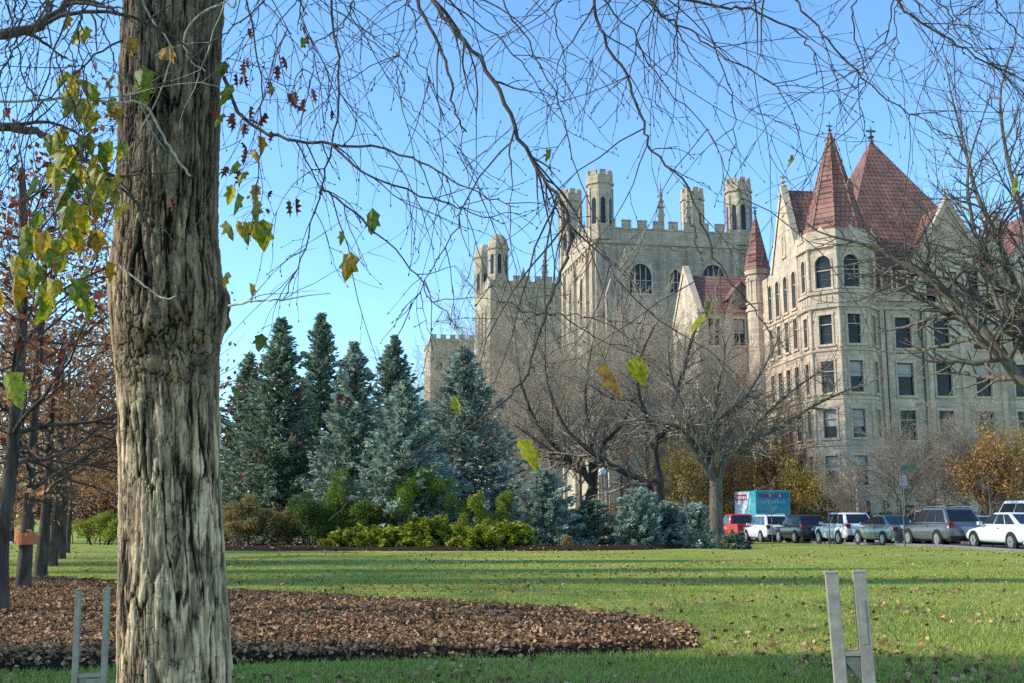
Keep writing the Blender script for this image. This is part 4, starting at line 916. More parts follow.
# ================================================================== BUILDINGS
def frame_T(ox, oy, a):
    """facade frame: x along the wall, y inward, outward is -y"""
    ca, sa_ = math.cos(a), math.sin(a)
    return lambda x, y, z: (ox + ca * x - sa_ * y, oy + sa_ * x + ca * y, z)
def arch_pts(w, h, kind, n=10):
    """outline of the opening head from left spring to right spring, origin at sill centre"""
    if kind == 'round': sp = h - w / 2; return [(-w / 2 * math.cos(math.pi * i / n), sp + w / 2 * math.sin(math.pi * i / n)) for i in range(n + 1)]
    if kind == 'pointed':
        sp = h - w * .85; L = []; k = n // 2
        for i in range(k + 1):
            a = math.acos(0.5) * i / k * 1.0; L.append((w / 2 - w * math.cos(a), sp + w * .98 * math.sin(a)))
        return L + [(-x, z) for x, z in L[::-1][1:]]
    return [(-w / 2, h), (w / 2, h)]
WM = {}
def window_meshes(w, h, kind, mull, trans, st):
    key = (round(w, 2), round(h, 2), kind, mull, trans, st)
    if key in WM: return WM[key]
    A = arch_pts(w, h, kind); m = MB(); b = .16; dp = .07
    sp = A[0][1]
    m.box(-w / 2 - b, -w / 2, -dp, .03, 0, sp); m.box(w / 2, w / 2 + b, -dp, .03, 0, sp)
    m.box(-w / 2 - b - .06, w / 2 + b + .06, -dp - .08, .03, -.2, -.002)
    if kind == 'flat': m.box(-w / 2 - b - .04, w / 2 + b + .04, -dp - .03, .03, h + .002, h + .24)
    else:
        cx = 0; O = []
        for x, z in A:
            d = Vector((x, z - sp + .25 * w)); d.normalize(); O.append((x + d.x * b, z + d.y * b))
        for i in range(len(A) - 1):
            (x0, z0), (x1, z1) = A[i], A[i + 1]; (u0, v0), (u1, v1) = O[i], O[i + 1]
            m.poly([(x0, -dp, z0), (x1, -dp, z1), (u1, -dp, v1), (u0, -dp, v0)])
            m.poly([(u0, -dp, v0), (u1, -dp, v1), (u1, .03, v1), (u0, .03, v0)]); m.poly([(x0, -dp, z0), (x0, .28, z0), (x1, .28, z1), (x1, -dp, z1)])
            m.poly([(x0, .004, z0), (x1, .004, z1), (x1, .004, h), (x0, .004, h)])     # spandrel that closes the square hole
    # mullions and transoms stand in the opening
    if mull:
        for i in range(1, mull):
            x = -w / 2 + w * i / mull; hh = h * .985 if kind == 'flat' else (sp + (h - sp) * (1 - (2 * x / w) ** 2) * .93); m.box(x - .05, x + .05, .1, .22, 0, hh)
    if trans: m.box(-w / 2, w / 2, .12, .21, h * trans - .05, h * trans + .05)
    fr = m.mesh('window', st)
    g = MB(); g.poly([(-w / 2 - .02, .26, -.02), (w / 2 + .02, .26, -.02), (w / 2 + .02, .26, h + .02), (-w / 2 - .02, .26, h + .02)]); pane = g.mesh('pane', M['glass'])
    s = MB(); t = .06; zt = h * (trans or .5)
    for x0, x1, z0, z1 in ((-w / 2, -w / 2 + t, 0, h), (w / 2 - t, w / 2, 0, h), (-w / 2 + t, w / 2 - t, 0, t), (-w / 2 + t, w / 2 - t, zt * .5 - .03, zt * .5 + .03)): s.box(x0, x1, .225, .25, z0, z1)
    sash = s.mesh('sash', M['frame_dark'])
    WM[key] = (fr, pane, sash); return WM[key]
wrng = random.Random(40)
def put_window(parent, T, a, x, z, w, h, kind='flat', mull=0, trans=.66, st=None, blind=.25, sash=True):
    fr, pane, sh = window_meshes(w, h, kind, mull, trans, st or M['trim'])
    o = link('window', fr, parent); o.location = T(x, 0, z); o.rotation_euler = (0, 0, a)
    link('pane', pane, o)
    if sash: link('sash', sh, o)
    if blind and wrng.random() < blind:
        b = MB(); q = wrng.uniform(.3, .62); b.poly([(-w / 2 + .07, .245, h * (1 - q)), (w / 2 - .07, .245, h * (1 - q)), (w / 2 - .07, .245, h * .97), (-w / 2 + .07, .245, h * .97)])
        if kind == 'flat': b.build('blind', M['blind'], o)
def facade(m, T, W, z0, z1, holes, deep=.3, x0=0.0):
    """wall face with openings; holes: (x centre, sill z, w, h)"""
    xs = sorted({x0, W} | {h[0] - h[2] / 2 for h in holes} | {h[0] + h[2] / 2 for h in holes}); zz = sorted({z0, z1} | {h[1] for h in holes} | {h[1] + h[3] for h in holes})
    for a, b in zip(xs[:-1], xs[1:]):
        for c, d in zip(zz[:-1], zz[1:]):
            x, z = (a + b) / 2, (c + d) / 2
            if any(abs(x - h[0]) < h[2] / 2 and h[1] < z < h[1] + h[3] for h in holes): continue
            m.poly([T(a, 0, c), T(b, 0, c), T(b, 0, d), T(a, 0, d)])
    for x, s, w, h in holes:
        l, r = x - w / 2, x + w / 2
        for p, q in (((l, s), (l, s + h)), ((r, s + h), (r, s)), ((l, s + h), (r, s + h)), ((r, s), (l, s))):
            m.poly([T(p[0], 0, p[1]), T(q[0], 0, q[1]), T(q[0], deep, q[1]), T(p[0], deep, p[1])])
def wall_with(m, parent, T, a, W, z0, z1, wins, x0=0.0, blind=.25, st=None):
    """wins: (x, z, w, h, kind, mull, trans)"""
    facade(m, T, W, z0, z1, [(x[0], x[1], x[2], x[3]) for x in wins], x0=x0)
    for x in wins: put_window(parent, T, a, *x, blind=blind, st=st)
def crenel(m, T, W, z, mw=.9, gap=.7, h=.9, t=.45, x0=0.0):
    n = max(1, round((W - x0 + gap) / (mw + gap))); s = (W - x0 + gap) / n
    for i in range(n): m.box(x0 + i * s, x0 + i * s + s - gap, -.04, t, z, z + h, T); m.box(x0 + i * s - .05, x0 + i * s + s - gap + .05, -.09, t + .05, z + h + .002, z + h + .12, T)
def ngon(n, r, cx=0, cy=0, ph=0.0): return [(cx + r * math.cos(ph + 2 * math.pi * i / n), cy + r * math.sin(ph + 2 * math.pi * i / n)) for i in range(n)]
def finial(m, x, y, z, s=1.0):
    m.lathe([(.16 * s, 0), (.10 * s, .3 * s), (.22 * s, .42 * s), (.08 * s, .55 * s), (.06 * s, 1.0 * s), (.02 * s, 1.25 * s)], 8, (x, y, z)); m.box(x - .32 * s, x + .32 * s, y - .05 * s, y + .05 * s, z + .78 * s, z + .9 * s)
def pinnacle(m, x, y, z, r, h):
    sq = lambda q: ngon(4, q, x, y, math.pi / 4)
    m.prism(sq(r), z, z + h * .3); m.prism(sq(r * 1.25), z + h * .3 + .002, z + h * .36); m.prism(sq(r * .95), z + h * .36 + .002, z + h, sq(r * .08))
    for k in range(1, 5):
        zz = z + h * (.36 + .58 * k / 5); q = r * .95 * (1 - k / 5) + .05; m.prism(sq(q * 1.5), zz, zz + h * .02)

# ---------------------------------------------------------------- the stone hall with the octagonal corner tower
OF = Vector((at(843, 400, 92).x, 92.0, 0)); AF = R(6.0)
hall = empty('stone_hall', 'pale stone hall with octagonal corner tower, red cone spire and steep red roof', 'building', OF, AF)
Z = lambda py, Y=90.0: zat(py, Y)
ZB = -1.6
rows = [(345, 316), (393, 362), (438, 410), (485, 456)]     # sill and head of the storeys, in pixels
rz = [(Z(a), Z(a - (a - b))) for a, b in rows]
AP = 3.05; FW = AP * .8284
mt_ = MB(); tr_ = MB()
for k in range(8):
    phi = math.pi + k * math.pi / 4; nx, ny = math.cos(phi), math.sin(phi); a = phi + math.pi / 2
    ux, uy = math.cos(a), math.sin(a); T = frame_T(nx * AP - ux * FW / 2, ny * AP - uy * FW / 2, a)
    wins = []
    if k in (0, 1, 2, 3):
        for i, (s, t) in enumerate(rz): wins.append((FW / 2, s, 1.15 if k in (1, 2) else .75, t - s, 'flat', 0, .68))
        s, t = Z(289), Z(257); wins.append((FW / 2, s, 1.4 if k in (1, 2) else .8, t - s, 'round', 0, .55))
        wins.append((FW / 2, Z(537), 1.2 if k in (1, 2) else .7, Z(500) - Z(537), 'flat', 0, .7))
    wall_with(mt_, hall, T, a, FW, ZB, Z(243), wins, blind=.35)
    # carved panel under the top windows
    if k in (0, 1, 2, 3):
        for q in range(3): x = FW / 2 + (q - 1) * .52; tr_.box(x - .2, x + .2, -.07, .02, Z(303.5), Z(297), T); 
link('wall', mt_.mesh('wall', M['stone']), hall)
for k in range(4):   # slender shafts at the corners of the tower
    q = math.pi + math.pi / 8 + k * math.pi / 4 - math.pi / 4; rr8 = AP / math.cos(math.pi / 8) + .02; sh_ = MB()
    for z0, z1 in ((Z(444), Z(401)), (Z(396), Z(353)), (Z(349), Z(310)), (Z(291), Z(250))):
        sh_.lathe([(.17, 0), (.17, .2), (.1, .26), (.1, z1 - z0 - .3), (.2, z1 - z0)], 8, (rr8 * math.cos(q), rr8 * math.sin(q), z0))
    sh_.build('colonnette', M['trim'], hall)
for z0, z1, g in ((Z(295), Z(292), .16), (Z(309), Z(305), .2), (Z(352), Z(350), .09), (Z(400), Z(397.5), .07), (Z(446), Z(443), .1), (Z(495), Z(490), .14), (Z(249), Z(244), .22)):
    q = MB(); q.prism(ngon(8, (AP + g) / math.cos(math.pi / 8), 0, 0, math.pi / 8), z0, z1); q.build('belt_course', M['trim'], hall)
tr_.prism(ngon(8, (AP + .2) / math.cos(math.pi / 8), 0, 0, math.pi / 8), Z(244) + .003, Z(232), ngon(8, (AP + .12) / math.cos(math.pi / 8), 0, 0, math.pi / 8))
for k in range(8):
    phi = math.pi + k * math.pi / 4; a = phi + math.pi / 2; T = frame_T(math.cos(phi) * (AP + .22) - math.cos(a) * FW / 2, math.sin(phi) * (AP + .22) - math.sin(a) * FW / 2, a)
    tr_.poly([T(.35, -.04, Z(240)), T(FW - .35, -.04, Z(240)), T(FW / 2, -.04, Z(228))]); tr_.poly([T(.35, .1, Z(240)), T(FW / 2, .1, Z(228)), T(FW - .35, .1, Z(240))])
link('cornice', tr_.mesh('cornice', M['trim']), hall)
m = MB(); r8 = lambda r: ngon(8, r / math.cos(math.pi / 8), 0, 0, math.pi / 8)
m.prism(r8(2.75), Z(233), Z(226), r8(2.45), cap=False); m.prism(r8(2.45), Z(226), Z(133, 92), r8(.10)); sp_ = m.build('spire', M['tile'], hall)
m = MB()
for k in range(8):
    q = math.pi / 8 + k * math.pi / 4; c0, c1 = Vector((2.66 * math.cos(q), 2.66 * math.sin(q), Z(226))), Vector((.11 * math.cos(q), .11 * math.sin(q), Z(133, 92)))
    T_ = Tubes(); T_.add([c0, c1], [.09, .05], 5); V_, F_ = T_.arrays(); m.add(V_, np.concatenate(F_))
m.build('hip_rib', m_tile('ridge_tile', (.36, .17, .12), (.30, .13, .09)), sp_)
m = MB(); finial(m, 0, 0, Z(133, 92) - .1, .9); m.build('finial', M['copper'], sp_)
# little dormer on the spire's right slope
m = MB(); T = frame_T(1.0, -1.55, R(20)); m.box(-.35, .35, 0, .9, Z(196), Z(184), T); m.prism([(-.45, 0), (.45, 0), (.45, .9), (-.45, .9)], Z(184) + .002, Z(176), [(-.03, 0), (.03, 0), (.03, .9), (-.03, .9)], T=T); m.build('dormer', M['tile'], hall)

EAVE = Z(292)
# south facade (runs back from the tower), lit by the sun
m = MB(); t2 = MB(); a = -math.pi / 2; Ls = 16.5; T = frame_T(-1.5, Ls, a); wins = []
for (py0, py1, kind, w) in ((312, 276, 'round', .95), (352, 322, 'flat', .95), (398, 370, 'flat', .95), (442, 415, 'flat', .95), (488, 462, 'flat', .95)):
    for y in (4.2, 6.4, 8.6, 10.8, 12.9): wins.append((Ls - y, zat(py0, 100), w, zat(py1, 100) - zat(py0, 100), kind, 0, .66))
wall_with(m, hall, T, a, Ls - 1.2, ZB, zat(266, 100), wins)
# its gable
ze, zp = zat(266, 100), zat(190, 101); g0_, g1_ = Ls - 12.2, Ls - 5.0; gm = (g0_ + g1_) / 2
for yy, rev in ((0, 0), (.5, 1)):
    P = [T(g0_, yy, ze), T(g1_, yy, ze), T(gm, yy, zp)]; m.poly(P[::-1] if rev else P)
t2.poly([T(g0_ - .2, -.12, ze), T(gm, -.12, zp + .35), T(gm, .55, zp + .35), T(g0_ - .2, .55, ze)]); t2.poly([T(gm, -.12, zp + .35), T(g1_ + .2, -.12, ze), T(g1_ + .2, .55, ze), T(gm, .55, zp + .35)])
t2.poly([T(g0_ - .2, -.12, ze), T(g0_ + .3, -.12, ze), T(gm, -.12, zp - .45), T(gm, -.12, zp + .35)]); t2.poly([T(g1_ - .3, -.12, ze), T(g1_ + .2, -.12, ze), T(gm, -.12, zp + .35), T(gm, -.12, zp - .45)])
t2.build('coping', M['trim'], hall); put_window(hall, T, a, gm, zat(258, 101), .7, zat(238, 101) - zat(258, 101), 'pointed', 0, 0, blind=0, sash=False)
for pz_ in (317, 360, 405, 450): q = MB(); q.box(0, Ls - 1.3, -.10, .01, zat(pz_ + 1, 100), zat(pz_ - 1, 100), T); q.build('belt_course', M['trim'], hall)
link('wall', m.mesh('wall', M['stone']), hall)
m = MB(); q = T(gm, .2, zp + .2); finial(m, *q, 1.1); m.build('finial', M['trim'], hall)
# east facade (faces the lawn end of the street), in shade
m = MB(); T = frame_T(0, -1.5, 0.0); a = 0.0; We = 30.0; wins = []
for i, (s, t) in enumerate(rz):
    for x in (5.1, 8.6, 12.2, 15.8, 19.4, 23, 26.6): wins.append((x, s - .1, 1.45, t - s + .15, 'flat', 0, .68))
for x in (7.9, 9.9, 11.9): wins.append((x, Z(300), .95, Z(268) - Z(300), 'flat', 0, .62))
for x in (17, 20.5, 24): wins.append((x, Z(300), .95, Z(268) - Z(300), 'flat', 0, .62))
for x in (4.6, 8.6, 15.8, 19.4, 23): wins.append((x, Z(537), 1.5, Z(505) - Z(537), 'flat', 0, .7))
wins.append((12.2, ZB + .8, 2.6, Z(503) - ZB - .8, 'round', 2, .6))
upper = [w for w in wins if w[1] > EAVE - .9]; lower = [w for w in wins if w[1] < EAVE - .9]
wall_with(m, hall, T, a, We, ZB, EAVE - .6, lower, x0=2.4, blind=.22)
ZU = Z(262); facade(m, T, 13.4, EAVE - .6, ZU, [w[:4] for w in upper if w[0] < 14], x0=6.4); facade(m, T, 25.6, EAVE - .6, ZU, [w[:4] for w in upper if w[0] > 14], x0=15.2)
for w in upper: put_window(hall, T, a, *w, blind=.3)
zg = Z(196)
for g0_, g1_ in ((6.4, 13.4), (15.2, 25.6)):
    gm = (g0_ + g1_) / 2; zp = zg if g0_ < 10 else Z(190)
    m.poly([T(g0_, 0, ZU), T(g1_, 0, ZU), T(gm, 0, zp)])
    m.poly([T(g0_, 0, EAVE - .6), T(g0_, 0, ZU), T(g0_, 3, ZU), T(g0_, 3, EAVE - .6)]); m.poly([T(g1_, 0, EAVE - .6), T(g1_, 3, EAVE - .6), T(g1_, 3, ZU), T(g1_, 0, ZU)])
    t2 = MB()
    for s0, s1 in ((g0_ - .25, gm), (g1_ + .25, gm)):
        P = [T(s0, -.14, ZU), T(s1, -.14, zp + .4), T(s1, .6, zp + .4), T(s0, .6, ZU)]; t2.poly(P if s0 < gm else P[::-1])
        e = .55 if s0 < gm else -.55; P = [T(s0, -.14, ZU), T(s0 + e, -.14, ZU), T(s1, -.14, zp - .5), T(s1, -.14, zp + .4)]; t2.poly(P if s0 < gm else P[::-1])
    t2.build('coping', M['trim'], hall)
    put_window(hall, T, a, gm, zp - 4.2, .55, 1.5, 'pointed', 0, 0, blind=0, sash=False)
    f = MB(); finial(f, *T(gm, .2, zp + .3), 1.0); f.build('finial', M['trim'], hall)
for x in (3.2, 7.35, 10.4, 14.0, 17.6, 21.2, 24.8, 28.4):
    q = MB(); q.box(x - .21, x + .21, -.14, .01, Z(490), Z(308), T); q.box(x - .3, x + .3, -.2, .01, Z(308) + .002, Z(304.6), T); q.box(x - .3, x + .3, -.24, .01, ZB, Z(492.6), T); q.build('pilaster', M['trim'], hall)
for i, (s_, t_) in enumerate(rz[:3]):
    for x in (5.1, 8.6, 12.2, 15.8, 19.4, 23, 26.6):
        q = MB(); q.box(x - .7, x + .7, -.05, .01, s_ - 1.1, s_ - .45, T); q.box(x - .5, x + .5, -.09, -.052, s_ - .98, s_ - .57, T); q.build('carved_panel', M['trim'], hall)
for pz_, d in ((306, .16), (352, .07), (400, .07), (446, .08), (492, .14)): q = MB(); q.box(2.6, We, -d, .01, Z(pz_ + 1.5), Z(pz_ - 1), T); q.build('belt_course', M['trim'], hall)
link('wall', m.mesh('wall', M['stone']), hall)
# thin facing whose dark colour paints in the shade along the ground storey
m = MB()
for x0, x1 in ((2.7, 3.8), (5.4, 7.8), (9.4, 10.8), (13.6, 15.0), (16.6, 18.6), (20.2, 22.2), (23.8, 30)): m = MB(); m.box(x0, x1, -.06, .02, ZB, Z(499), T); m.build('shade_facing', M['stone_dark'], hall); m = MB()

# back and far walls, so that the hall is a closed block
m = MB(); m.poly([(We, -1.5, ZB), (We, 17, ZB), (We, 17, EAVE), (We, -1.5, EAVE)]); m.poly([(We, 17, ZB), (-1.5, 17, ZB), (-1.5, 17, EAVE), (We, 17, EAVE)]); m.build('wall', M['stone'], hall)
# roofs
m = MB(); zA = zat(141, 100.5); AX, AY = 7.7, 8.0; B = [(-.9, -1.7), (17, -1.7), (17, 17.2), (-.9, 17.2)]
for i in range(4):
    p, q = B[i], B[(i + 1) % 4]; m.poly([(p[0], p[1], EAVE - .1), (q[0], q[1], EAVE - .1), (AX + .12, AY, zA), (AX - .12, AY, zA)] if i == 0 else [(p[0], p[1], EAVE - .1), (q[0], q[1], EAVE - .1), (AX + (.12 if i == 1 else -.12 if i == 3 else 0), AY, zA)])
zr = zat(232, 100); m.poly([(12, -1.7, EAVE - .1), (We + .2, -1.7, EAVE - .1), (We + .2, 7.8, zr), (12, 7.8, zr)]); m.poly([(We + .2, 17.2, EAVE - .1), (12, 17.2, EAVE - .1), (12, 7.8, zr), (We + .2, 7.8, zr)]); m.poly([(We + .2, -1.7, EAVE - .1), (We + .2, 17.2, EAVE - .1), (We + .2, 7.8, zr)])
for g0_, g1_, zp in ((6.4, 13.4, zg), (15.2, 25.6, Z(190))):   # cross gables
    gm = (g0_ + g1_) / 2
    m.poly([(g0_, -1.3, ZU - .1), (gm, -1.3, zp - .1), (gm, 7.5, zp - .1), (g0_, 7.5, ZU - .1)]); m.poly([(gm, -1.3, zp - .1), (g1_, -1.3, ZU - .1), (g1_, 7.5, ZU - .1), (gm, 7.5, zp - .1)])
y0, y1, ym = 5.0, 12.2, 8.6; zp = zat(190, 101)
m.poly([(-1.2, y1, ze - .1), (8, y1, ze - .1), (8, ym, zp - .2), (-1.2, ym, zp - .2)]); m.poly([(-1.2, y0, ze - .1), (-1.2, ym, zp - .2), (8, ym, zp - .2), (8, y0, ze - .1)])
m.build('roof', M['tile'], hall)
m = MB(); finial(m, AX, AY, zA - .15, 1.5); m.build('finial', M['copper'], hall)
# red dormer between tower and gable
m = MB(); m.box(2.5, 6.35, -1.75, -1.2, EAVE - .62, EAVE - .06); m.box(2.5, 6.35, -1.85, -1.2, EAVE - .058, EAVE + .08); m.build('cornice', M['trim'], hall)
m = MB(); m.box(3.1, 6.2, -1.35, 2.2, EAVE - .1, Z(266)); m.prism([(2.9, -1.6), (6.4, -1.6), (6.4, 3.2), (2.9, 3.2)], Z(266) + .003, Z(248), [(3.1, .6), (6.2, .6), (6.2, 3.2), (3.1, 3.2)]); dm = m.build('dormer', M['tile'], hall)
T = frame_T(0, -1.36, 0); 
for x in (3.9, 5.3): put_window(hall, frame_T(0, -1.38, 0), 0, x, Z(289), .8, Z(270) - Z(289), 'flat', 0, .6, blind=.6)
# corner turret with its red cone
m = MB(); tx, ty = -1.6, 16.2; o8 = lambda r: ngon(8, r, tx, ty, math.pi / 8); zt0 = zat(271, 108)
m.prism(o8(1.15), ZB, zt0 - .5); m.prism(o8(1.32), zt0 - .5 + .002, zt0); m.prism(o8(1.3), zat(312, 108), zat(309, 108)); m.build('corner_turret', M['stone'], hall)
for k in (4, 5, 6): 
    phi = k * math.pi / 4 ; aa = phi + math.pi / 2; Tt_ = frame_T(tx + 1.065 * math.cos(phi), ty + 1.065 * math.sin(phi), aa); put_window(hall, Tt_, aa, 0, zat(303, 108), .38, 2.2, 'flat', 0, 0, blind=0, sash=False)
m = MB(); m.prism(o8(1.38), zt0 + .003, zat(214, 108), o8(.06)); cs = m.build('turret_spire', M['tile'], hall); m = MB(); finial(m, tx, ty, zat(214, 108) - .1, .9); m.build('finial', M['copper'], cs)
# chimney turret and downpipes on the shaded side
m = MB(); o8 = lambda r: ngon(8, r, 14.35, -.9, math.pi / 8); m.prism(o8(.62), EAVE - 1, Z(214)); m.prism(o8(.78), Z(214) + .002, Z(208)); m.prism(o8(.5), Z(208) + .002, Z(204)); m.prism(o8(.72), Z(244), Z(241)); m.build('chimney', M['stone'], hall)
for x in (6.75, 3.45, 17.7):
    Tt_ = Tubes(); Tt_.add([Vector((x, -1.62, ZB + .5)), Vector((x, -1.62, EAVE - 1.2))], [.07, .07], 8); link('downpipe', Tt_.mesh('downpipe', M['frame_dark']), hall)
Tt_ = Tubes(); Tt_.add([Vector((-1.65, 3.0, ZB + .5)), Vector((-1.65, 3.0, EAVE - 1.0))], [.07, .07], 8); link('downpipe', Tt_.mesh('downpipe', M['frame_dark']), hall)

# ---------------------------------------------------------------- hall with the red roof between
OM = Vector((at(701, 400, 108).x, 108.0, 0)); mid = empty('gabled_hall', 'red roofed hall with pale pointed gable between the crenellated tower and the stone hall', 'building', OM, AF)
ze, zp = zat(312, 108), zat(269, 113); Wm = 8.6; Dm = 10.4
m = MB(); T = frame_T(0, Dm, -math.pi / 2)
wall_with(m, mid, T, -math.pi / 2, Dm, -2.4, ze, [(x, zat(py, 110), 1.2, 3.2, 'pointed', 2, 0) for x in (2.4, 5.2, 8) for py in (360, 420)], blind=0)
for yy, rev in ((0, 0), (.5, 1)):
    P = [T(0, yy, ze), T(Dm, yy, ze), T(Dm / 2, yy, zp)]; m.poly(P[::-1] if rev else P)
T2 = frame_T(0, 0, 0); wall_with(m, mid, T2, 0, Wm, -2.4, ze, [(x, zat(py, 108), 1.2, 2.8, 'flat', 2, .6) for x in (1.6, 4.3, 7) for py in (345, 400, 455)], blind=.2)
m.build('wall', M['stone'], mid)
m = MB(); m.poly([T(-.2, -.12, ze), T(Dm / 2, -.12, zp + .4), T(Dm / 2, .55, zp + .4), T(-.2, .55, ze)]); m.poly([T(Dm / 2, -.12, zp + .4), T(Dm + .2, -.12, ze), T(Dm + .2, .55, ze), T(Dm / 2, .55, zp + .4)]); m.poly([T(Dm + .2, -.12, ze), T(Dm / 2, -.12, zp + .4), T(Dm / 2, -.12, zp - .4), T(Dm - .4, -.12, ze)]); m.poly([T(-.2, -.12, ze), T(.4, -.12, ze), T(Dm / 2, -.12, zp - .4), T(Dm / 2, -.12, zp + .4)]); m.build('coping', M['trim'], mid)
m = MB(); zr = zp - .7; m.poly([(.3, -.25, ze - .1), (Wm, -.25, ze - .1), (Wm, Dm / 2, zr), (.3, Dm / 2, zr)]); m.poly([(Wm, Dm + .2, ze - .1), (.3, Dm + .2, ze - .1), (.3, Dm / 2, zr), (Wm, Dm / 2, zr)]); m.build('roof', M['tile'], mid)
m = MB(); x0, x1 = 3.4, 6.0; z0 = ze + .6; z1 = ze + 1.7; z2 = ze + 3.3; xm = (x0 + x1) / 2
m.poly([(x0, .25, z0), (x1, .25, z0), (x1, .25, z1), (xm, .25, z2), (x0, .25, z1)]); m.build('dormer', M['stone_dark'], mid)
m = MB(); m.poly([(x0 - .2, 0, z1 - .2), (xm, 0, z2 + .1), (xm, 4.6, z2 + .1), (x0 - .2, 3, z1 - .2)]); m.poly([(xm, 0, z2 + .1), (x1 + .2, 0, z1 - .2), (x1 + .2, 3, z1 - .2), (xm, 4.6, z2 + .1)]); m.build('roof', M['tile'], mid)
m = MB(); m.poly([(Wm, 0, -2.4), (Wm, Dm, -2.4), (Wm, Dm, ze), (Wm, 0, ze)]); m.poly([(Wm, Dm, -2.4), (0, Dm, -2.4), (0, Dm, ze), (Wm, Dm, ze)]); m.build('wall', M['stone'], mid)

# ---------------------------------------------------------------- the crenellated tower
def tower_turret(m, x, y, r, z0, z1, belf):
    o8 = lambda q: ngon(8, q, x, y, math.pi / 8)
    m.prism(o8(r), z0, z1 - 1.9); m.prism(o8(r * 1.13), z1 - 1.9 + .002, z1 - 1.6, o8(r * 1.13)); m.prism(o8(r * 1.03), z1 - 1.6 + .002, z1 - .7)
    for k in range(8):
        a = math.pi / 4 * k; w = r * .42; T = frame_T(x + r * .96 * math.cos(a), y + r * .96 * math.sin(a), a + math.pi / 2); m.box(-w / 2 - .05, w / 2 + .05, -.03, .35, z1 - .7, z1, T)
        q = a + math.pi / 8; m.box(-.14, .14, -.12, .1, z0, z1 - 2.4, frame_T(x + r * .98 * math.cos(q), y + r * .98 * math.sin(q), q + math.pi / 2))
def turret_slits(parent, x, y, r, z, h, w, ks):
    for k in ks:
        a = math.pi / 4 * k; T = frame_T(x + r * .93 * math.cos(a), y + r * .93 * math.sin(a), a + math.pi / 2)
        b = MB(); A = arch_pts(w, h, 'pointed'); b.poly([T(-w / 2, -.02, z), T(w / 2, -.02, z)] + [T(p, -.02, z + q) for p, q in A[::-1]]); b.build('slit_window', M['glass'], parent)
OH = Vector((at(597, 400, 135).x, 135.0, 0)); AH = R(9.8)
tow = empty('crenellated_tower', 'massive stone tower with four crenellated corner turrets and arched windows', 'building', OH, AH)
Wt, Dt = 21.6, 20.5; zw = zat(243, 135); zc = zat(228, 135)
m = MB(); T = frame_T(0, 0, 0)
big = [(6.1, zat(292, 135), 3.0, zat(262, 135) - zat(292, 135), 'round', 4, .45), (10.9, zat(290, 135), 1.7, zat(266, 135) - zat(290, 135), 'pointed', 3, .45), (16.2, zat(292, 135), 3.0, zat(260, 135) - zat(292, 135), 'round', 4, .45)]
low_ = [(x, zat(380, 135), 2.4, zat(325, 135) - zat(380, 135), 'pointed', 3, .5) for x in (6.1, 11, 16.2)]
facade(m, T, Wt, -3, zw, [b[:4] for b in big + low_], deep=.4)
for b in big + low_: put_window(tow, T, 0, *b, st=M['trim'], blind=0, sash=False)
TS_ = frame_T(0, Dt, -math.pi / 2); lan = [(x, zat(325, 142), 1.6, zat(276, 142) - zat(325, 142), 'pointed', 2, .5) for x in (6.2, 12.8)] + [(x, zat(400, 142), 1.6, 6.5, 'pointed', 2, .5) for x in (6.2, 12.8)]
facade(m, TS_, Dt, -3, zw, [b[:4] for b in lan], deep=.4)
for b in lan: put_window(tow, TS_, -math.pi / 2, *b, blind=0, sash=False)
m.poly([(Wt, 0, -3), (Wt, Dt, -3), (Wt, Dt, zw), (Wt, 0, zw)]); m.poly([(Wt, Dt, -3), (0, Dt, -3), (0, Dt, zw), (Wt, Dt, zw)]); m.poly([(0, 0, zw), (Wt, 0, zw), (Wt, Dt, zw), (0, Dt, zw)])
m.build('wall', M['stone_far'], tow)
m = MB()
for T_, L in ((frame_T(0, 0, 0), Wt), (frame_T(0, Dt, -math.pi / 2), Dt), (frame_T(Wt, 0, math.pi / 2), Dt), (frame_T(Wt, Dt, math.pi), Wt)):
    m.box(-.1, L + .1, -.28, .25, zw, zw + .45, T_); m.box(0, L, -.06, .4, zw + .452, zc, T_); m.box(-.05, L + .05, -.16, .45, zc + .002, zc + .22, T_); crenel(m, T_, L - 1.6, zc + .224, 1.25, .95, 1.0, .4, 1.6)
    for i in range(11): m.box(1.5 + i * (L - 3) / 10 - .35, 1.5 + i * (L - 3) / 10 + .35, -.2, .02, zw - .55, zw - .12, T_)
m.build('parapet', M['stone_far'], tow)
m = MB(); T = frame_T(0, 0, 0)
for x in (3.4, 9.1, 12.9, 19.2): m.box(x - .38, x + .38, -.42, .02, -3, zw - .6, T)
for x in (.45, Wt - .45): m.box(x - .45, x + .45, -.3, .02, -3, zw - .6, T)
for x in (2.6, 9.4, 16.6, 20): m.box(x - .38, x + .38, -.42, .02, -3, zw - .6, TS_)
for x, zt_ in ((1.6, zat(280, 135)), (4.5, zat(300, 135))):
    m.box(x - .5, x + .9, -1.3, -.43, -3, zt_ - 2, T); m.prism([(x - .5, -1.3), (x + .9, -1.3), (x + .9, -.43), (x - .5, -.43)], zt_ - 2 + .002, zt_, [(x + .15, -1.3), (x + .25, -1.3), (x + .25, -.43), (x + .15, -.43)])
m.build('buttress', M['stone_far'], tow)
z18 = zat(170, 135)
for x, y, zt_ in ((1.0, 1.0, z18), (Wt - 1.2, 1.0, z18), (1.2, Dt - 1.2, zat(187, 152)), (Wt - 1.2, Dt - 1.2, zat(187, 156))):
    m = MB(); tower_turret(m, x, y, 1.72, zw + .5, zt_, 0); t_ = m.build('corner_turret', M['stone_far'], tow); turret_slits(t_, x, y, 1.72, zw + 2.6, 3.6, .62, (4, 5, 6, 7))
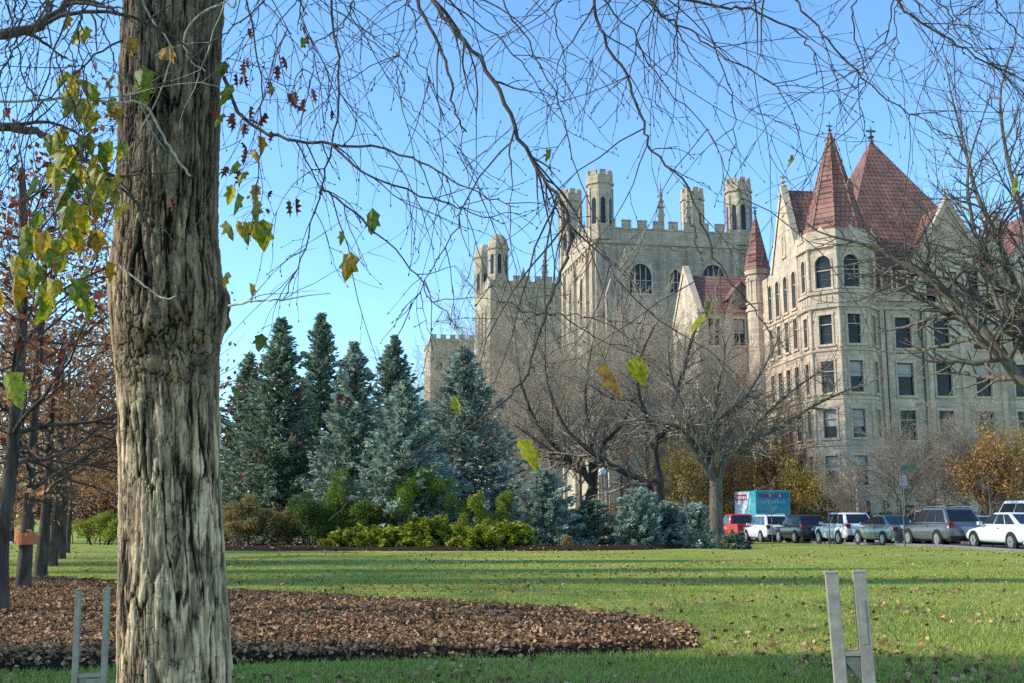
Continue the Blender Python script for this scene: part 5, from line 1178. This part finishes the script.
for x, y, h in ((9.2, .3, 5.4), (13.0, .3, 5.6), (3.5, Dt - .5, 5.2), (8.5, Dt - .5, 4.6), (.3, 9.5, 4.2), (12.5, Dt - .5, 4.6)):
    m = MB(); pinnacle(m, x, y, zc, .45, h + 1.5); m.build('pinnacle', M['stone_far'], tow)
for x in (3.5, 13.6):
    m = MB(); m.box(x, x + 1.3, 8, 9, zw, zc + 1.9); m.build('roof_vent', M['stone_far'], tow)

# ---------------------------------------------------------------- the farther tower at left and the block beyond
OL = Vector((at(490, 400, 170).x, 170.0, 0)); far = empty('far_tower', 'farther stone tower with paired domed turrets, left of the massive one', 'building', OL, AH)
Wl, Dl = 15.0, 17.9; zw = zat(286, 170); m = MB(); T = frame_T(0, 0, 0); TS_ = frame_T(0, Dl, -math.pi / 2)
wn = [(x, zat(365, 170), 1.8, 6.5, 'pointed', 2, .5) for x in (4, 8, 12)]; ws = [(x, zat(py, 178), 1.5, 6, 'pointed', 2, .5) for x in (5, 9, 13) for py in (345, 400)]
facade(m, T, Wl, -3, zw, [b[:4] for b in wn]); facade(m, TS_, Dl, -3, zw, [b[:4] for b in ws])
for b in wn: put_window(far, T, 0, *b, blind=0, sash=False)
for b in ws: put_window(far, TS_, -math.pi / 2, *b, blind=0, sash=False)
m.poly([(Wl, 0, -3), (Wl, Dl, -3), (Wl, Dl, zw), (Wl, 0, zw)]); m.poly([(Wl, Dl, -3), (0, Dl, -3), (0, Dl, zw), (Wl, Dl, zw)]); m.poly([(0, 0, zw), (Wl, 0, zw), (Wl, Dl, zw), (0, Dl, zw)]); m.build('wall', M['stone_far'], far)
m = MB()
for T_, L in ((frame_T(0, 0, 0), Wl), (frame_T(0, Dl, -math.pi / 2), Dl), (frame_T(Wl, Dl, math.pi), Wl)):
    m.box(-.1, L + .1, -.22, .25, zw, zw + .4, T_); m.box(0, L, -.06, .35, zw + .402, zw + 1.0, T_); crenel(m, T_, L - 1, zw + 1.004, 1.1, .8, .8, .35, 2)
m.build('parapet', M['stone_far'], far)
for x, y, zt_ in ((1.5, 1.6, zat(234, 171)), (1.3, Dl - 1.4, zat(246, 187))):
    m = MB(); o8 = lambda q: ngon(8, q, x, y, math.pi / 8); r = 1.78; m.prism(o8(r), zw, zt_ - 2.6); m.prism(o8(r * 1.12), zt_ - 2.6 + .002, zt_ - 2.3)
    zz, rr_ = zt_ - 2.3, r * 1.0
    for k in range(5):
        r2 = r * math.cos((k + 1) / 5 * 1.45); z2 = zt_ - 2.3 + 2.5 * math.sin((k + 1) / 5 * 1.45); m.prism(o8(rr_), zz + .001, z2, o8(r2)); zz, rr_ = z2, r2
    t_ = m.build('corner_turret', M['stone_far'], far); turret_slits(t_, x, y, r, zw + 2.2, 3.4, .6, (4, 5, 6, 7))
for x, y, h in ((9.2, .4, 7.0), (5.6, .4, 3.0)): m = MB(); pinnacle(m, x, y, zw + .5, .55, h); m.build('pinnacle', M['stone_far'], far)
OB = Vector((at(474, 400, 205).x, 205.0, 0)); blk = empty('far_block', 'distant pale stone block with flat top showing above the wide blue spruce', 'building', OB, AH)
m = MB(); z0 = zat(342, 205); Tq = frame_T(-8.5, 0, 0); wn = [(x, zat(py, 205), 1.3, 2.8, 'flat', 2, .6) for x in (1.6, 4.2, 6.8) for py in (372, 400)]; facade(m, Tq, 8.5, -3, z0, [b[:4] for b in wn])
for b in wn: put_window(blk, Tq, 0, *b, blind=.2, sash=False)
m.box(-8.5, 0, .41, 14, -3, z0); m.build('wall', M['stone_far'], blk); m = MB(); m.box(-8.7, .2, -.2, 14.2, z0 + .003, z0 + .5); crenel(m, frame_T(-8.5, 0, 0), 8.5, z0 + .504, 1.1, .8, .7, .35); m.build('parapet', M['stone_far'], blk)
# ================================================================== VEHICLES
def lerp(a, b, t): return a + (b - a) * t
def loft(m, st, W, mi=0):
    """st: (x, half-width factor, z bottom, z top); car body along +x"""
    rings = []
    for x, k, zb, zt in st:
        w = W / 2 * k; zm = zb + (zt - zb) * .55
        half = [(0, zb), (w * .86, zb), (w * .97, zb + .10), (w, zm), (w * .975, zt - .10), (w * .90, zt - .015), (w * .6, zt + .012), (0, zt + .02)]
        rings.append([(x, y, z) for y, z in half] + [(x, -y, z) for y, z in half[-2:0:-1]])
    n = len(rings[0]); V = [p for r_ in rings for p in r_]; F = []
    for k in range(len(rings) - 1):
        for i in range(n): F.append((k * n + i, k * n + (i + 1) % n, (k + 1) * n + (i + 1) % n, (k + 1) * n + i))
    F.append(tuple(range(n - 1, -1, -1))); F.append(tuple((len(rings) - 1) * n + i for i in range(n)))
    m.add(V, F, mi)
def subsurf(o, lv=2):
    md = o.modifiers.new('smooth', 'SUBSURF'); md.levels = lv; md.render_levels = lv
def cabin(o, sp, W, paint, glass=True):
    """greenhouse: xrb, xrt, xft, xfb, zb, zt, wb, wt"""
    xrb, xrt, xft, xfb, zb, zt, wb, wt = sp; m = MB(); wb *= W / 2; wt *= W / 2
    bot = [(xrb, -wb, zb), (xfb, -wb, zb), (xfb, wb, zb), (xrb, wb, zb)]; top = [(xrt, -wt, zt), (xft, -wt, zt), (xft, wt, zt), (xrt, wt, zt)]
    m.add(bot + top, [(0, 1, 5, 4), (1, 2, 6, 5), (2, 3, 7, 6), (3, 0, 4, 7), (4, 5, 6, 7), (3, 2, 1, 0)])
    c = m.build('cabin', paint, o, True); b = c.modifiers.new('round', 'BEVEL'); b.width = .1; b.segments = 4; b.limit_method = 'ANGLE'
    if glass:
        def pane(q, s0, s1, t0, t1, name):
            A, B, C, D = (Vector(p) for p in q); nrm = (B - A).cross(D - A).normalized() * .012
            f = lambda s, t: A.lerp(B, s).lerp(D.lerp(C, s), t) + nrm
            g = MB(); g.poly([f(s0, t0), f(s1, t0), f(s1 - .0, t1), f(s0, t1)]); g.build(name, M['carglass'], o)
        R_, L_ = (bot[0], bot[1], top[1], top[0]), (bot[2], bot[3], top[3], top[2])
        for q, cuts in ((R_, ((.05, .30), (.325, .60), (.625, .95))), (L_, ((.05, .375), (.40, .675), (.70, .95)))):
            for s0, s1 in cuts: pane(q, s0, s1, .14, .86, 'side_window')
        pane((bot[1], bot[2], top[2], top[1]), .07, .93, .10, .90, 'windshield'); pane((bot[3], bot[0], top[0], top[3]), .09, .91, .18, .86, 'rear_window')
def wheel(o, x, y, r, side):
    m = MB(); w = .21; pr_ = [(r * .62, -.5 * w), (r * .93, -.5 * w), (r, -.32 * w), (r, .32 * w), (r * .93, .5 * w), (r * .62, .5 * w)]; m.lathe(pr_, 26, (x, y, r), 'y'); t_ = m.build('wheel', M['rubber'], o, False)
    m = MB(); yo = y + side * (.5 * w + .004); m.lathe([(r * .66, yo - .05), (r * .66, yo + .0)] if side > 0 else [(r * .66, yo), (r * .66, yo + .05)], 26, (x, 0, r), 'y')
    for k in range(5):
        a = 2 * math.pi * k / 5; c, s = math.cos(a), math.sin(a); q = lambda u, v: (x + u * c - v * s, yo + side * .012, r + u * s + v * c)
        m.poly([q(0, -.045), q(r * .6, -.06), q(r * .6, .06), q(0, .045)])
    m.build('rim', M['rim'], t_)
def extras(o, L, W, zl, zt, wheels, r, low=.30, lamp=(.26, .2), paint=None, rails=None, roofx=None, plate_z=.75, dark_low=True, rear_k=.9):
    for x in wheels:
        for s in (-1, 1):
            m = MB(); m.lathe([(r * 1.2, -.02), (r * 1.2, .02)], 28, (x, s * (W / 2 - .012), r * 1.02), 'y'); m.build('wheel_arch', M['black'], o); wheel(o, x, s * (W / 2 - .085), r, s)
    for s in (-1, 1):
        y = s * (W / 2 * rear_k - .15); m = MB(); m.box(-L / 2 - .012, -L / 2 + .22, y - .08, y + .14, zl, zl + lamp[0]) if s > 0 else m.box(-L / 2 - .012, -L / 2 + .22, y - .14, y + .08, zl, zl + lamp[0]); m.build('tail_lamp', M['lamp_red'], o)
        m = MB(); m.box(L / 2 - .42, L / 2 - .05, s * (W / 2 - .22) - .12, s * (W / 2 - .22) + .12, zl - .12, zl + .04); m.build('headlight', M['chrome'], o)
        m = MB(); mx = roofx or .9; m.prism([(mx - .1, s * W / 2 - .02), (mx + .06, s * W / 2 - .02), (mx + .04, s * (W / 2 + .16)), (mx - .1, s * (W / 2 + .16))] if s > 0 else [(mx - .1, -(W / 2 + .16)), (mx + .04, -(W / 2 + .16)), (mx + .06, -W / 2 + .02), (mx - .1, -W / 2 + .02)], zt, zt + .14); m.build('mirror', paint, o)
        m = MB(); m.box(-.55, -.33, s * (W / 2) - .02, s * (W / 2) + .025, zt - .12, zt - .085); m.build('door_handle', paint, o)
    m = MB(); m.box(-L / 2 - .02, -L / 2 + .03, -.26, .26, plate_z, plate_z + .14); m.build('number_plate', M['plate'], o)
    m = MB(); m.box(-L / 2 - .015, -L / 2 + .35, -W / 2 * .86, W / 2 * .86, low - .06, low + .16); m.build('bumper', M['black'] if dark_low else paint, o)
    if rails:
        for s in (-1, 1):
            T_ = Tubes(); x0, x1, z, y = rails; T_.add([Vector((x0, s * y, z - .05)), Vector((x0 + .15, s * y, z + .03)), Vector(((x0 + x1) / 2, s * y, z + .04)), Vector((x1 - .15, s * y, z + .03)), Vector((x1, s * y, z - .06))], [.02] * 5, 6); link('roof_rail', T_.mesh('roof_rail', M['chrome']), o)
CARS = 'vehicles parked along the street'
def base(name, label, cat, px, Y, yaw=6.0, xoff=0, z=None):
    if px is None: x = xoff
    else: x = at(px, 530, Y).x
    o = empty(name, label, cat, (x, Y, gz(Y) + .006), math.pi / 2 + R(yaw), CARS); o.scale = (1.06, 1.06, 1.08); return o
def suv(label, px, Y, paint, L=4.6, W=1.86, H=1.69, rails=True, xoff=0):
    o = base('suv', label, 'SUV', px, Y, xoff=xoff); m = MB(); h = L / 2
    loft(m, [(-h, .88, .42, .92), (-h + .06, .95, .34, 1.0), (-h + .35, .99, .27, 1.05), (-1.0, 1, .24, 1.03), (.6, 1, .24, .99), (1.2, .99, .25, .95), (h - .35, .95, .27, .86), (h - .08, .86, .32, .76), (h, .78, .42, .66)], W); b = m.build('body', paint, o, True); subsurf(b)
    cabin(o, (-h + .1, -h + .72, .3, 1.2, .98, H, .93, .72), W, paint)
    extras(o, L, W, .86, 1.02, (-L * .295, L * .295), .35, .34, (.22, .2), paint, (-1.7, .3, H + .02, W * .33) if rails else None, .75, .74); return o
def sedan(label, px, Y, paint, L=4.7, W=1.82, H=1.46, xoff=0):
    o = base('sedan', label, 'sedan', px, Y, xoff=xoff); m = MB(); h = L / 2
    loft(m, [(-h, .86, .40, .84), (-h + .06, .94, .30, .93), (-h + .4, .98, .24, 1.0), (-1.1, 1, .22, .98), (.6, 1, .22, .93), (1.2, .99, .23, .89), (h - .35, .95, .25, .77), (h - .08, .86, .3, .67), (h, .76, .4, .58)], W); b = m.build('body', paint, o, True); subsurf(b)
    cabin(o, (-h + .5, -h + 1.55, .2, 1.15, .92, H, .92, .68), W, paint)
    extras(o, L, W, .70, .95, (-L * .29, L * .30), .325, .3, (.2, .2), paint, None, .75, .62, dark_low=False); return o
P = {'white': m_paint('white_car_paint', (.72, .72, .71)), 'black': m_paint('black_car_paint', (.018, .019, .022)), 'gg': m_paint('grey_green_car_paint', (.20, .25, .235), .4), 'grey': m_paint('grey_car_paint', (.15, .16, .175), .5), 'blue': m_paint('light_blue_car_paint', (.33, .47, .58), .3), 'red': m_paint('red_car_paint', (.52, .03, .025)), 'silver': m_paint('silver_car_paint', (.42, .43, .44), .6), 'teal': m_paint('teal_truck_paint', (.02, .36, .42))}
suv('white crossover parked behind the red pickup', 767, 73.0, P['white'], 4.7)
suv('black SUV with dark windows between the white crossover and the white hatchback SUV', 801, 68.0, P['black'], 4.5, 1.85, 1.62, rails=False)
suv('white hatchback SUV with a long dark rear window behind the black SUV', 844, 62.8, P['white'], 4.6, 1.86, 1.66, rails=False)
sedan('grey green sedan parked in front of the white hatchback SUV', 887, 57.4, P['gg'], 4.8)
suv('dark grey SUV with roof rails and red tail lamps, in the middle of the row', 941, 52.2, P['grey'], 4.6, 1.86, 1.70)
sedan('white sedan cut by the right edge of the view', 1012, 47.2, P['white'], 4.75)
sedan('light blue sedan between the grey SUV and the white sedan, farther back', 975, 60.0, P['blue'], 4.6)
suv('silver SUV hidden behind the grey SUV, only its roof showing', 925, 66.0, P['silver'], 4.7, 1.9, 1.86)
def pickup(label, px, Y, paint):
    o = base('pickup_truck', label, 'pickup truck', px, Y); L, W = 5.5, 1.98; h = L / 2; m = MB()
    loft(m, [(-.55, .99, .42, 1.12), (.2, 1, .4, 1.12), (1.2, 1, .38, 1.12), (1.6, .99, .38, 1.10), (h - .3, .97, .4, 1.05), (h - .06, .92, .42, .98), (h, .85, .5, .85)], W); b = m.build('body', paint, o, True); subsurf(b)
    m = MB(); w = W / 2
    for x0, x1, y0, y1, z0, z1 in ((-h, -.56, -w, -w + .09, .5, 1.18), (-h, -.56, w - .09, w, .5, 1.18), (-h, -h + .08, -w + .092, w - .092, .52, 1.18), (-.65, -.57, -w + .092, w - .092, .52, 1.18), (-h + .082, -.652, -w + .092, w - .092, .5, .62)): m.box(x0, x1, y0, y1, z0, z1)
    b = m.build('cargo_bed', paint, o); md = b.modifiers.new('round', 'BEVEL'); md.width = .02; md.segments = 2
    cabin(o, (-.75, -.5, .6, 1.25, 1.06, 1.82, .93, .76), W, paint); extras(o, L, W, .78, 1.1, (-1.65, 1.75), .39, .44, (.32, .2), paint, None, 1.0, .62, rear_k=1.0); return o
pickup('red pickup truck with open cargo bed beside the teal truck', 739, 78.5, P['red'])
def van(label, px, Y, paint):
    o = base('van', label, 'van', px, Y); L, W = 5.2, 1.98; h = L / 2; m = MB()
    loft(m, [(-h, .93, .42, 1.18), (-h + .08, .98, .32, 1.22), (-1.2, 1, .3, 1.2), (.8, 1, .3, 1.14), (1.5, .99, .3, 1.08), (h - .25, .95, .32, .96), (h, .8, .42, .78)], W); b = m.build('body', paint, o, True); subsurf(b)
    cabin(o, (-h + .06, -h + .2, .7, 1.65, 1.14, 2.12, .96, .84), W, paint); extras(o, L, W, 1.0, 1.2, (-1.5, 1.6), .36, .36, (.4, .2), paint, None, 1.1, .7, dark_low=False); return o
van('white passenger van behind the white sedan at the right edge', 1030, 56, P['white'])
# the teal moving truck: cab in front, tall box with printed panels
tr = base('box_truck', 'teal moving truck with tall printed box, parked behind the red pickup and white crossover', 'truck', 752, 86); tr.scale = (1.15, 1.02, 1.15)
m = MB(); L, W = 4.4, 2.66; m.box(-L, 0, -W / 2, W / 2, .95, 3.35); b = m.build('cargo_box', P['teal'], tr); md = b.modifiers.new('round', 'BEVEL'); md.width = .04; md.segments = 2
m = MB(); loft(m, [(.03, .96, .5, 1.5), (.9, .98, .45, 1.48), (1.6, .97, .45, 1.4), (2.2, .9, .5, 1.2), (2.35, .8, .6, 1.0)], 2.2); c = m.build('body', M['white'], tr, True); subsurf(c)
cabin(tr, (.08, .12, .95, 1.5, 1.4, 2.25, .94, .84), 2.2, M['white'])
m = MB(); m.box(-L + .2, .4, -.5, .5, .55, .94); m.build('chassis', M['black'], tr)
for x in (-L + 1.2, 1.45):
    for s in (-1, 1): wheel(tr, x, s * .98, .42, s)
m = MB(); m.box(-L - .16, -L - .01, -W / 2 + .1, W / 2 - .1, .55, .72); m.build('bumper', M['black'], tr)
# printed marks: left side panel white with red heading and a teal sweep, rear with red heading, pale script and a row of badges
def mark(x, y, z, mt, name, pts, side):
    q = MB()
    q.poly([(-L - .006 - .003 * mt[1], p[0], p[1]) for p in pts] if side == 'rear' else [(p[0], W / 2 + .006 + .003 * mt[1], p[1]) for p in pts]); return q.build(name, mt[0], tr)
rd, wh, lt, dk, te = m_plain('red_print', (.55, .035, .05)), m_plain('white_print', (.75, .77, .77)), m_plain('pale_teal_print', (.25, .62, .66)), m_plain('dark_print', (.03, .05, .12)), m_plain('deep_teal_print', (.02, .24, .30))
rc = lambda a, b, c, d: [(a, c), (b, c), (b, d), (a, d)]
mark(0, 0, 0, (wh, 0), 'side_panel', [(p[0], p[1]) for p in [(-.03, 1.05), (-.03, 3.28), (-3.3, 3.28), (-2.6, 2.3), (-1.6, 1.5), (-1.2, 1.05)]], 'left')
mark(0, 0, 0, (rd, 1), 'heading_band', [(-.2, 2.72), (-.2, 3.12), (-2.7, 3.12), (-2.7, 2.72)], 'left')
for k in range(6): mark(0, 0, 0, (wh, 2), 'heading_letter', rc(-.45 - .36 * k, -.68 - .36 * k, 2.82, 3.02), 'left')
mark(0, 0, 0, (lt, 1), 'side_sweep', [(-3.2, 1.1), (-2.9, 1.6), (-2.95, 2.2), (-3.25, 2.8), (-3.5, 2.8), (-3.2, 2.2), (-3.2, 1.6), (-3.5, 1.1)], 'left')
mark(0, 0, 0, (te, 1), 'heading_band', rc(1.1, -1.15, 2.86, 3.16)[::-1], 'rear')
for k in range(9): mark(0, 0, 0, (rd if k % 4 != 3 else wh, 2), 'heading_letter', rc(.85 - .19 * k, .71 - .19 * k, 2.92, 3.1)[::-1], 'rear')
for k in range(8): mark(0, 0, 0, (lt, 1), 'script_letter', rc(.9 - .24 * k, .74 - .24 * k, 2.50, 2.66 + .05 * (k % 3))[::-1], 'rear')
mark(0, 0, 0, (lt, 1), 'rear_emblem', [(.25, 2.35), (-.05, 1.95), (-.35, 2.35), (-.2, 2.4), (-.05, 2.2), (.1, 2.4)], 'rear')
mark(0, 0, 0, (dk, 1), 'badge_row', rc(1.2, -1.2, 1.3, 1.7)[::-1], 'rear')
for k in range(5): mark(0, 0, 0, (rd if k % 2 == 0 else wh, 2), 'badge', rc(.98 - .44 * k, .76 - .44 * k, 1.4, 1.6)[::-1], 'rear')

# ================================================================== STREET FURNITURE
def post_frame(label, pl, pr_, pyt, pyb, py_bar, Y, tilt):
    """two steel channel posts joined by a low crossbar"""
    xl, xr = at(pl, pyb, Y).x, at(pr_, pyb, Y).x; zt = at(pl, pyt, Y).z; zb = at(pl, py_bar, Y).z; cx = (xl + xr) / 2
    return cx, xr - xl, zt, zb
def make_rack(label, px, Y, gap, zt, zb, bt, yaw, lean, w=.075, group='two post steel frames on the lawn'):
    o = empty('post_frame', label, 'post frame', (at(px, 660, Y).x, Y, 0), yaw, group); o.rotation_euler = (lean[0], lean[1], yaw)
    for s in (-1, 1):
        m = MB(); x = s * gap / 2; t = .012
        m.box(x - w / 2, x + w / 2, -w / 2, -w / 2 + t, -.1, zt); m.box(x - w / 2, x - w / 2 + t, -w / 2 + t + .0005, w / 2, -.1, zt); m.box(x + w / 2 - t, x + w / 2, -w / 2 + t + .0005, w / 2, -.1, zt); m.box(x - w / 2 - .002, x + w / 2 + .002, -w / 2 - .002, w / 2 + .002, zt + .001, zt + .016)
        if s > 0: m.box(x - .018, x + .018, -w / 2 - .004, -w / 2 - .001, zb + .05, zt - .18)
        b = m.build('post', M['steel'], o); md = b.modifiers.new('round', 'BEVEL'); md.width = .003; md.segments = 2
    m = MB(); m.box(-gap / 2 + w / 2 + .001, gap / 2 - w / 2 - .001, -w / 2, w / 2, zb - bt, zb); m.box(-gap / 2 + w / 2 + .001, gap / 2 - w / 2 - .001, w / 2 - .012, w / 2, zb - .16, zb - bt - .001); b = m.build('crossbar', M['steel'], o)
    md = b.modifiers.new('round', 'BEVEL'); md.width = .003; md.segments = 2
    m = MB(); x = gap / 2 - w / 2 - .002
    m.add([(x, -.012, zb - .04), (x, .012, zb - .04), (x - .12, -.012, zb - .04), (x - .12, .012, zb - .04), (x, -.012, zb - .20), (x, .012, zb - .20)], [(0, 4, 2), (1, 3, 5), (2, 4, 5, 3), (0, 2, 3, 1), (0, 1, 5, 4)]); m.build('bracket', M['steel'], o)
Yr = 7.6
make_rack('grey steel frame of two posts with a crossbar, standing alone on the right lawn', 856, Yr, 26 / F_PX * Yr, zat(573, Yr), zat(651, Yr), .03, -.18, (0, -R(2.2)), .085)
Yl = 8.4
make_rack('pale slim steel frame of two posts, between the mulch bed and the near trunk', 91.5, Yl, 27 / F_PX * Yl, zat(590, Yl), zat(673, Yl), .03, .1, (0, -R(1.2)), .042)

def pole_thing(name, label, cat, px, Y, py_top, r, mt):
    p = at(px, 530, Y); o = empty(name, label, cat, (p.x, Y, gz(Y) + .1)); h = at(px, py_top, Y).z - gz(Y) - .1
    T = Tubes(); T.add([Vector((0, 0, 0)), Vector((0, 0, .25)), Vector((0, 0, .26)), Vector((0, 0, h))], [r * 1.8, r * 1.7, r, r * .8], 12); link('pole', T.mesh('pole', mt), o); return o, h
o, h = pole_thing('lamp_post', 'white post with a round cap and blue white banner in front of the hall tower', 'lamp post', 859, 80, 481, .11, M['white'])
m = MB(); m.lathe([(.12, 0), (.24, .05), (.27, .2), (.2, .36), (.07, .46), (.02, .52)], 16, (0, 0, h)); m.build('lamp_head', M['white'], o, True)
m = MB(); m.box(.16, .62, -.012, .012, h - 1.9, h - .5); m.box(.1, .62, -.02, .02, h - .49, h - .46); m.box(.1, .62, -.02, .02, h - 1.94, h - 1.91); m.build('banner', m_plain('blue_white_banner', (.36, .46, .66), .7), o)
o, h = pole_thing('lamp_post', 'dark lamp post with a pale globe behind the small blue spruces', 'lamp post', 603, 78, 476, .07, M['copper'])
m = MB(); m.lathe([(.1, 0), (.22, .08), (.28, .3), (.22, .5), (.08, .6)], 16, (0, 0, h)); m.build('globe', m_plain('opal_globe', (.75, .76, .78), .3), o, True)
o, h = pole_thing('street_sign', 'green street name sign above a white parking sign, behind the grey green sedan', 'street sign', 906, 63, 465, .026, M['copper'])
m = MB(); m.box(-.1, .8, -.012, .012, h - .28, h - .04); m.build('name_blade', m_plain('green_sign', (.02, .16, .09), .5), o)
m = MB(); m.box(-.2, .2, -.05, -.036, h - 1.2, h - .62); pn = m.build('parking_sign', m_plain('sign_face', (.45, .45, .44)), o)
m = MB(); 
for k in range(3): m.box(-.14, .14, -.056, -.052, h - .77 - .13 * k, h - .735 - .13 * k)
m.build('sign_mark', m_plain('red_sign_ink', (.4, .05, .05)), pn)
# low fence in front of the hall, right of the orange tree
p0 = at(975, 520, 74); fe = empty('fence', 'low dark fence with rails in front of the hall at the right', 'fence', (p0.x, 74, gz(74) + .1), R(6))
m = MB(); m.box(0, 12, -.03, .03, 1.45, 1.53); m.box(0, 12, -.03, .03, .2, .26)
for k in range(80): m.box(k * .15 + .02, k * .15 + .05, -.014, .014, .262, 1.448)
m.build('rail_panel', M['frame_dark'], fe)
for k in range(6): m = MB(); m.box(k * 2.4 - .05, k * 2.4 + .05, -.052, .052, 0, 1.65); m.build('post', M['frame_dark'], fe)
# ================================================================== LIGHT AND CAMERA
SUN = Vector((-0.999, -0.06, 0)).normalized(); EL = R(33.0)
w = bpy.data.worlds.new('World'); scene.world = w; w.use_nodes = True
nt = w.node_tree; bg = nt.nodes['Background']
sky = nt.nodes.new('ShaderNodeTexSky'); sky.sky_type = 'NISHITA'; sky.sun_disc = False; sky.sun_elevation = EL
sky.sun_rotation = math.atan2(SUN.x, SUN.y); sky.air_density = 1.0; sky.dust_density = 0.3; sky.ozone_density = 2.0; sky.altitude = 200
tint = nt.nodes.new('ShaderNodeMixRGB'); tint.blend_type = 'MULTIPLY'; tint.inputs[0].default_value = 1; tint.inputs[2].default_value = (1.38, 1.87, 2.16, 1)
nt.links.new(sky.outputs[0], tint.inputs[1]); nt.links.new(tint.outputs[0], bg.inputs[0])
bg.inputs[1].default_value = 0.15
sd = bpy.data.lights.new('sun', 'SUN'); sd.energy = 5.0; sd.angle = R(0.55); sd.color = (1.0, 0.95, 0.84)
so = bpy.data.objects.new('sun', sd); col.objects.link(so); so.location = (-40, 10, 40)
d = Vector((SUN.x * math.cos(EL), SUN.y * math.cos(EL), math.sin(EL))); so.rotation_euler = (-d).to_track_quat('-Z', 'Y').to_euler()
cam = bpy.data.cameras.new('camera'); co = bpy.data.objects.new('camera', cam); col.objects.link(co); scene.camera = co
cam.sensor_width = 36; cam.lens = F_PX / 1024 * 36; cam.clip_end = 3000; cam.clip_start = .05
co.location = (0, 0, CAM_H); co.rotation_euler = (math.pi / 2 + PITCH, 0, 0)
scene.render.resolution_x, scene.render.resolution_y = 1024, 683
scene.view_settings.view_transform = 'Standard'; scene.view_settings.look = 'None'; scene.view_settings.exposure = 0; scene.view_settings.gamma = 1
scene.cycles.use_denoising = False; scene.cycles.max_bounces = 6; scene.cycles.transparent_max_bounces = 8
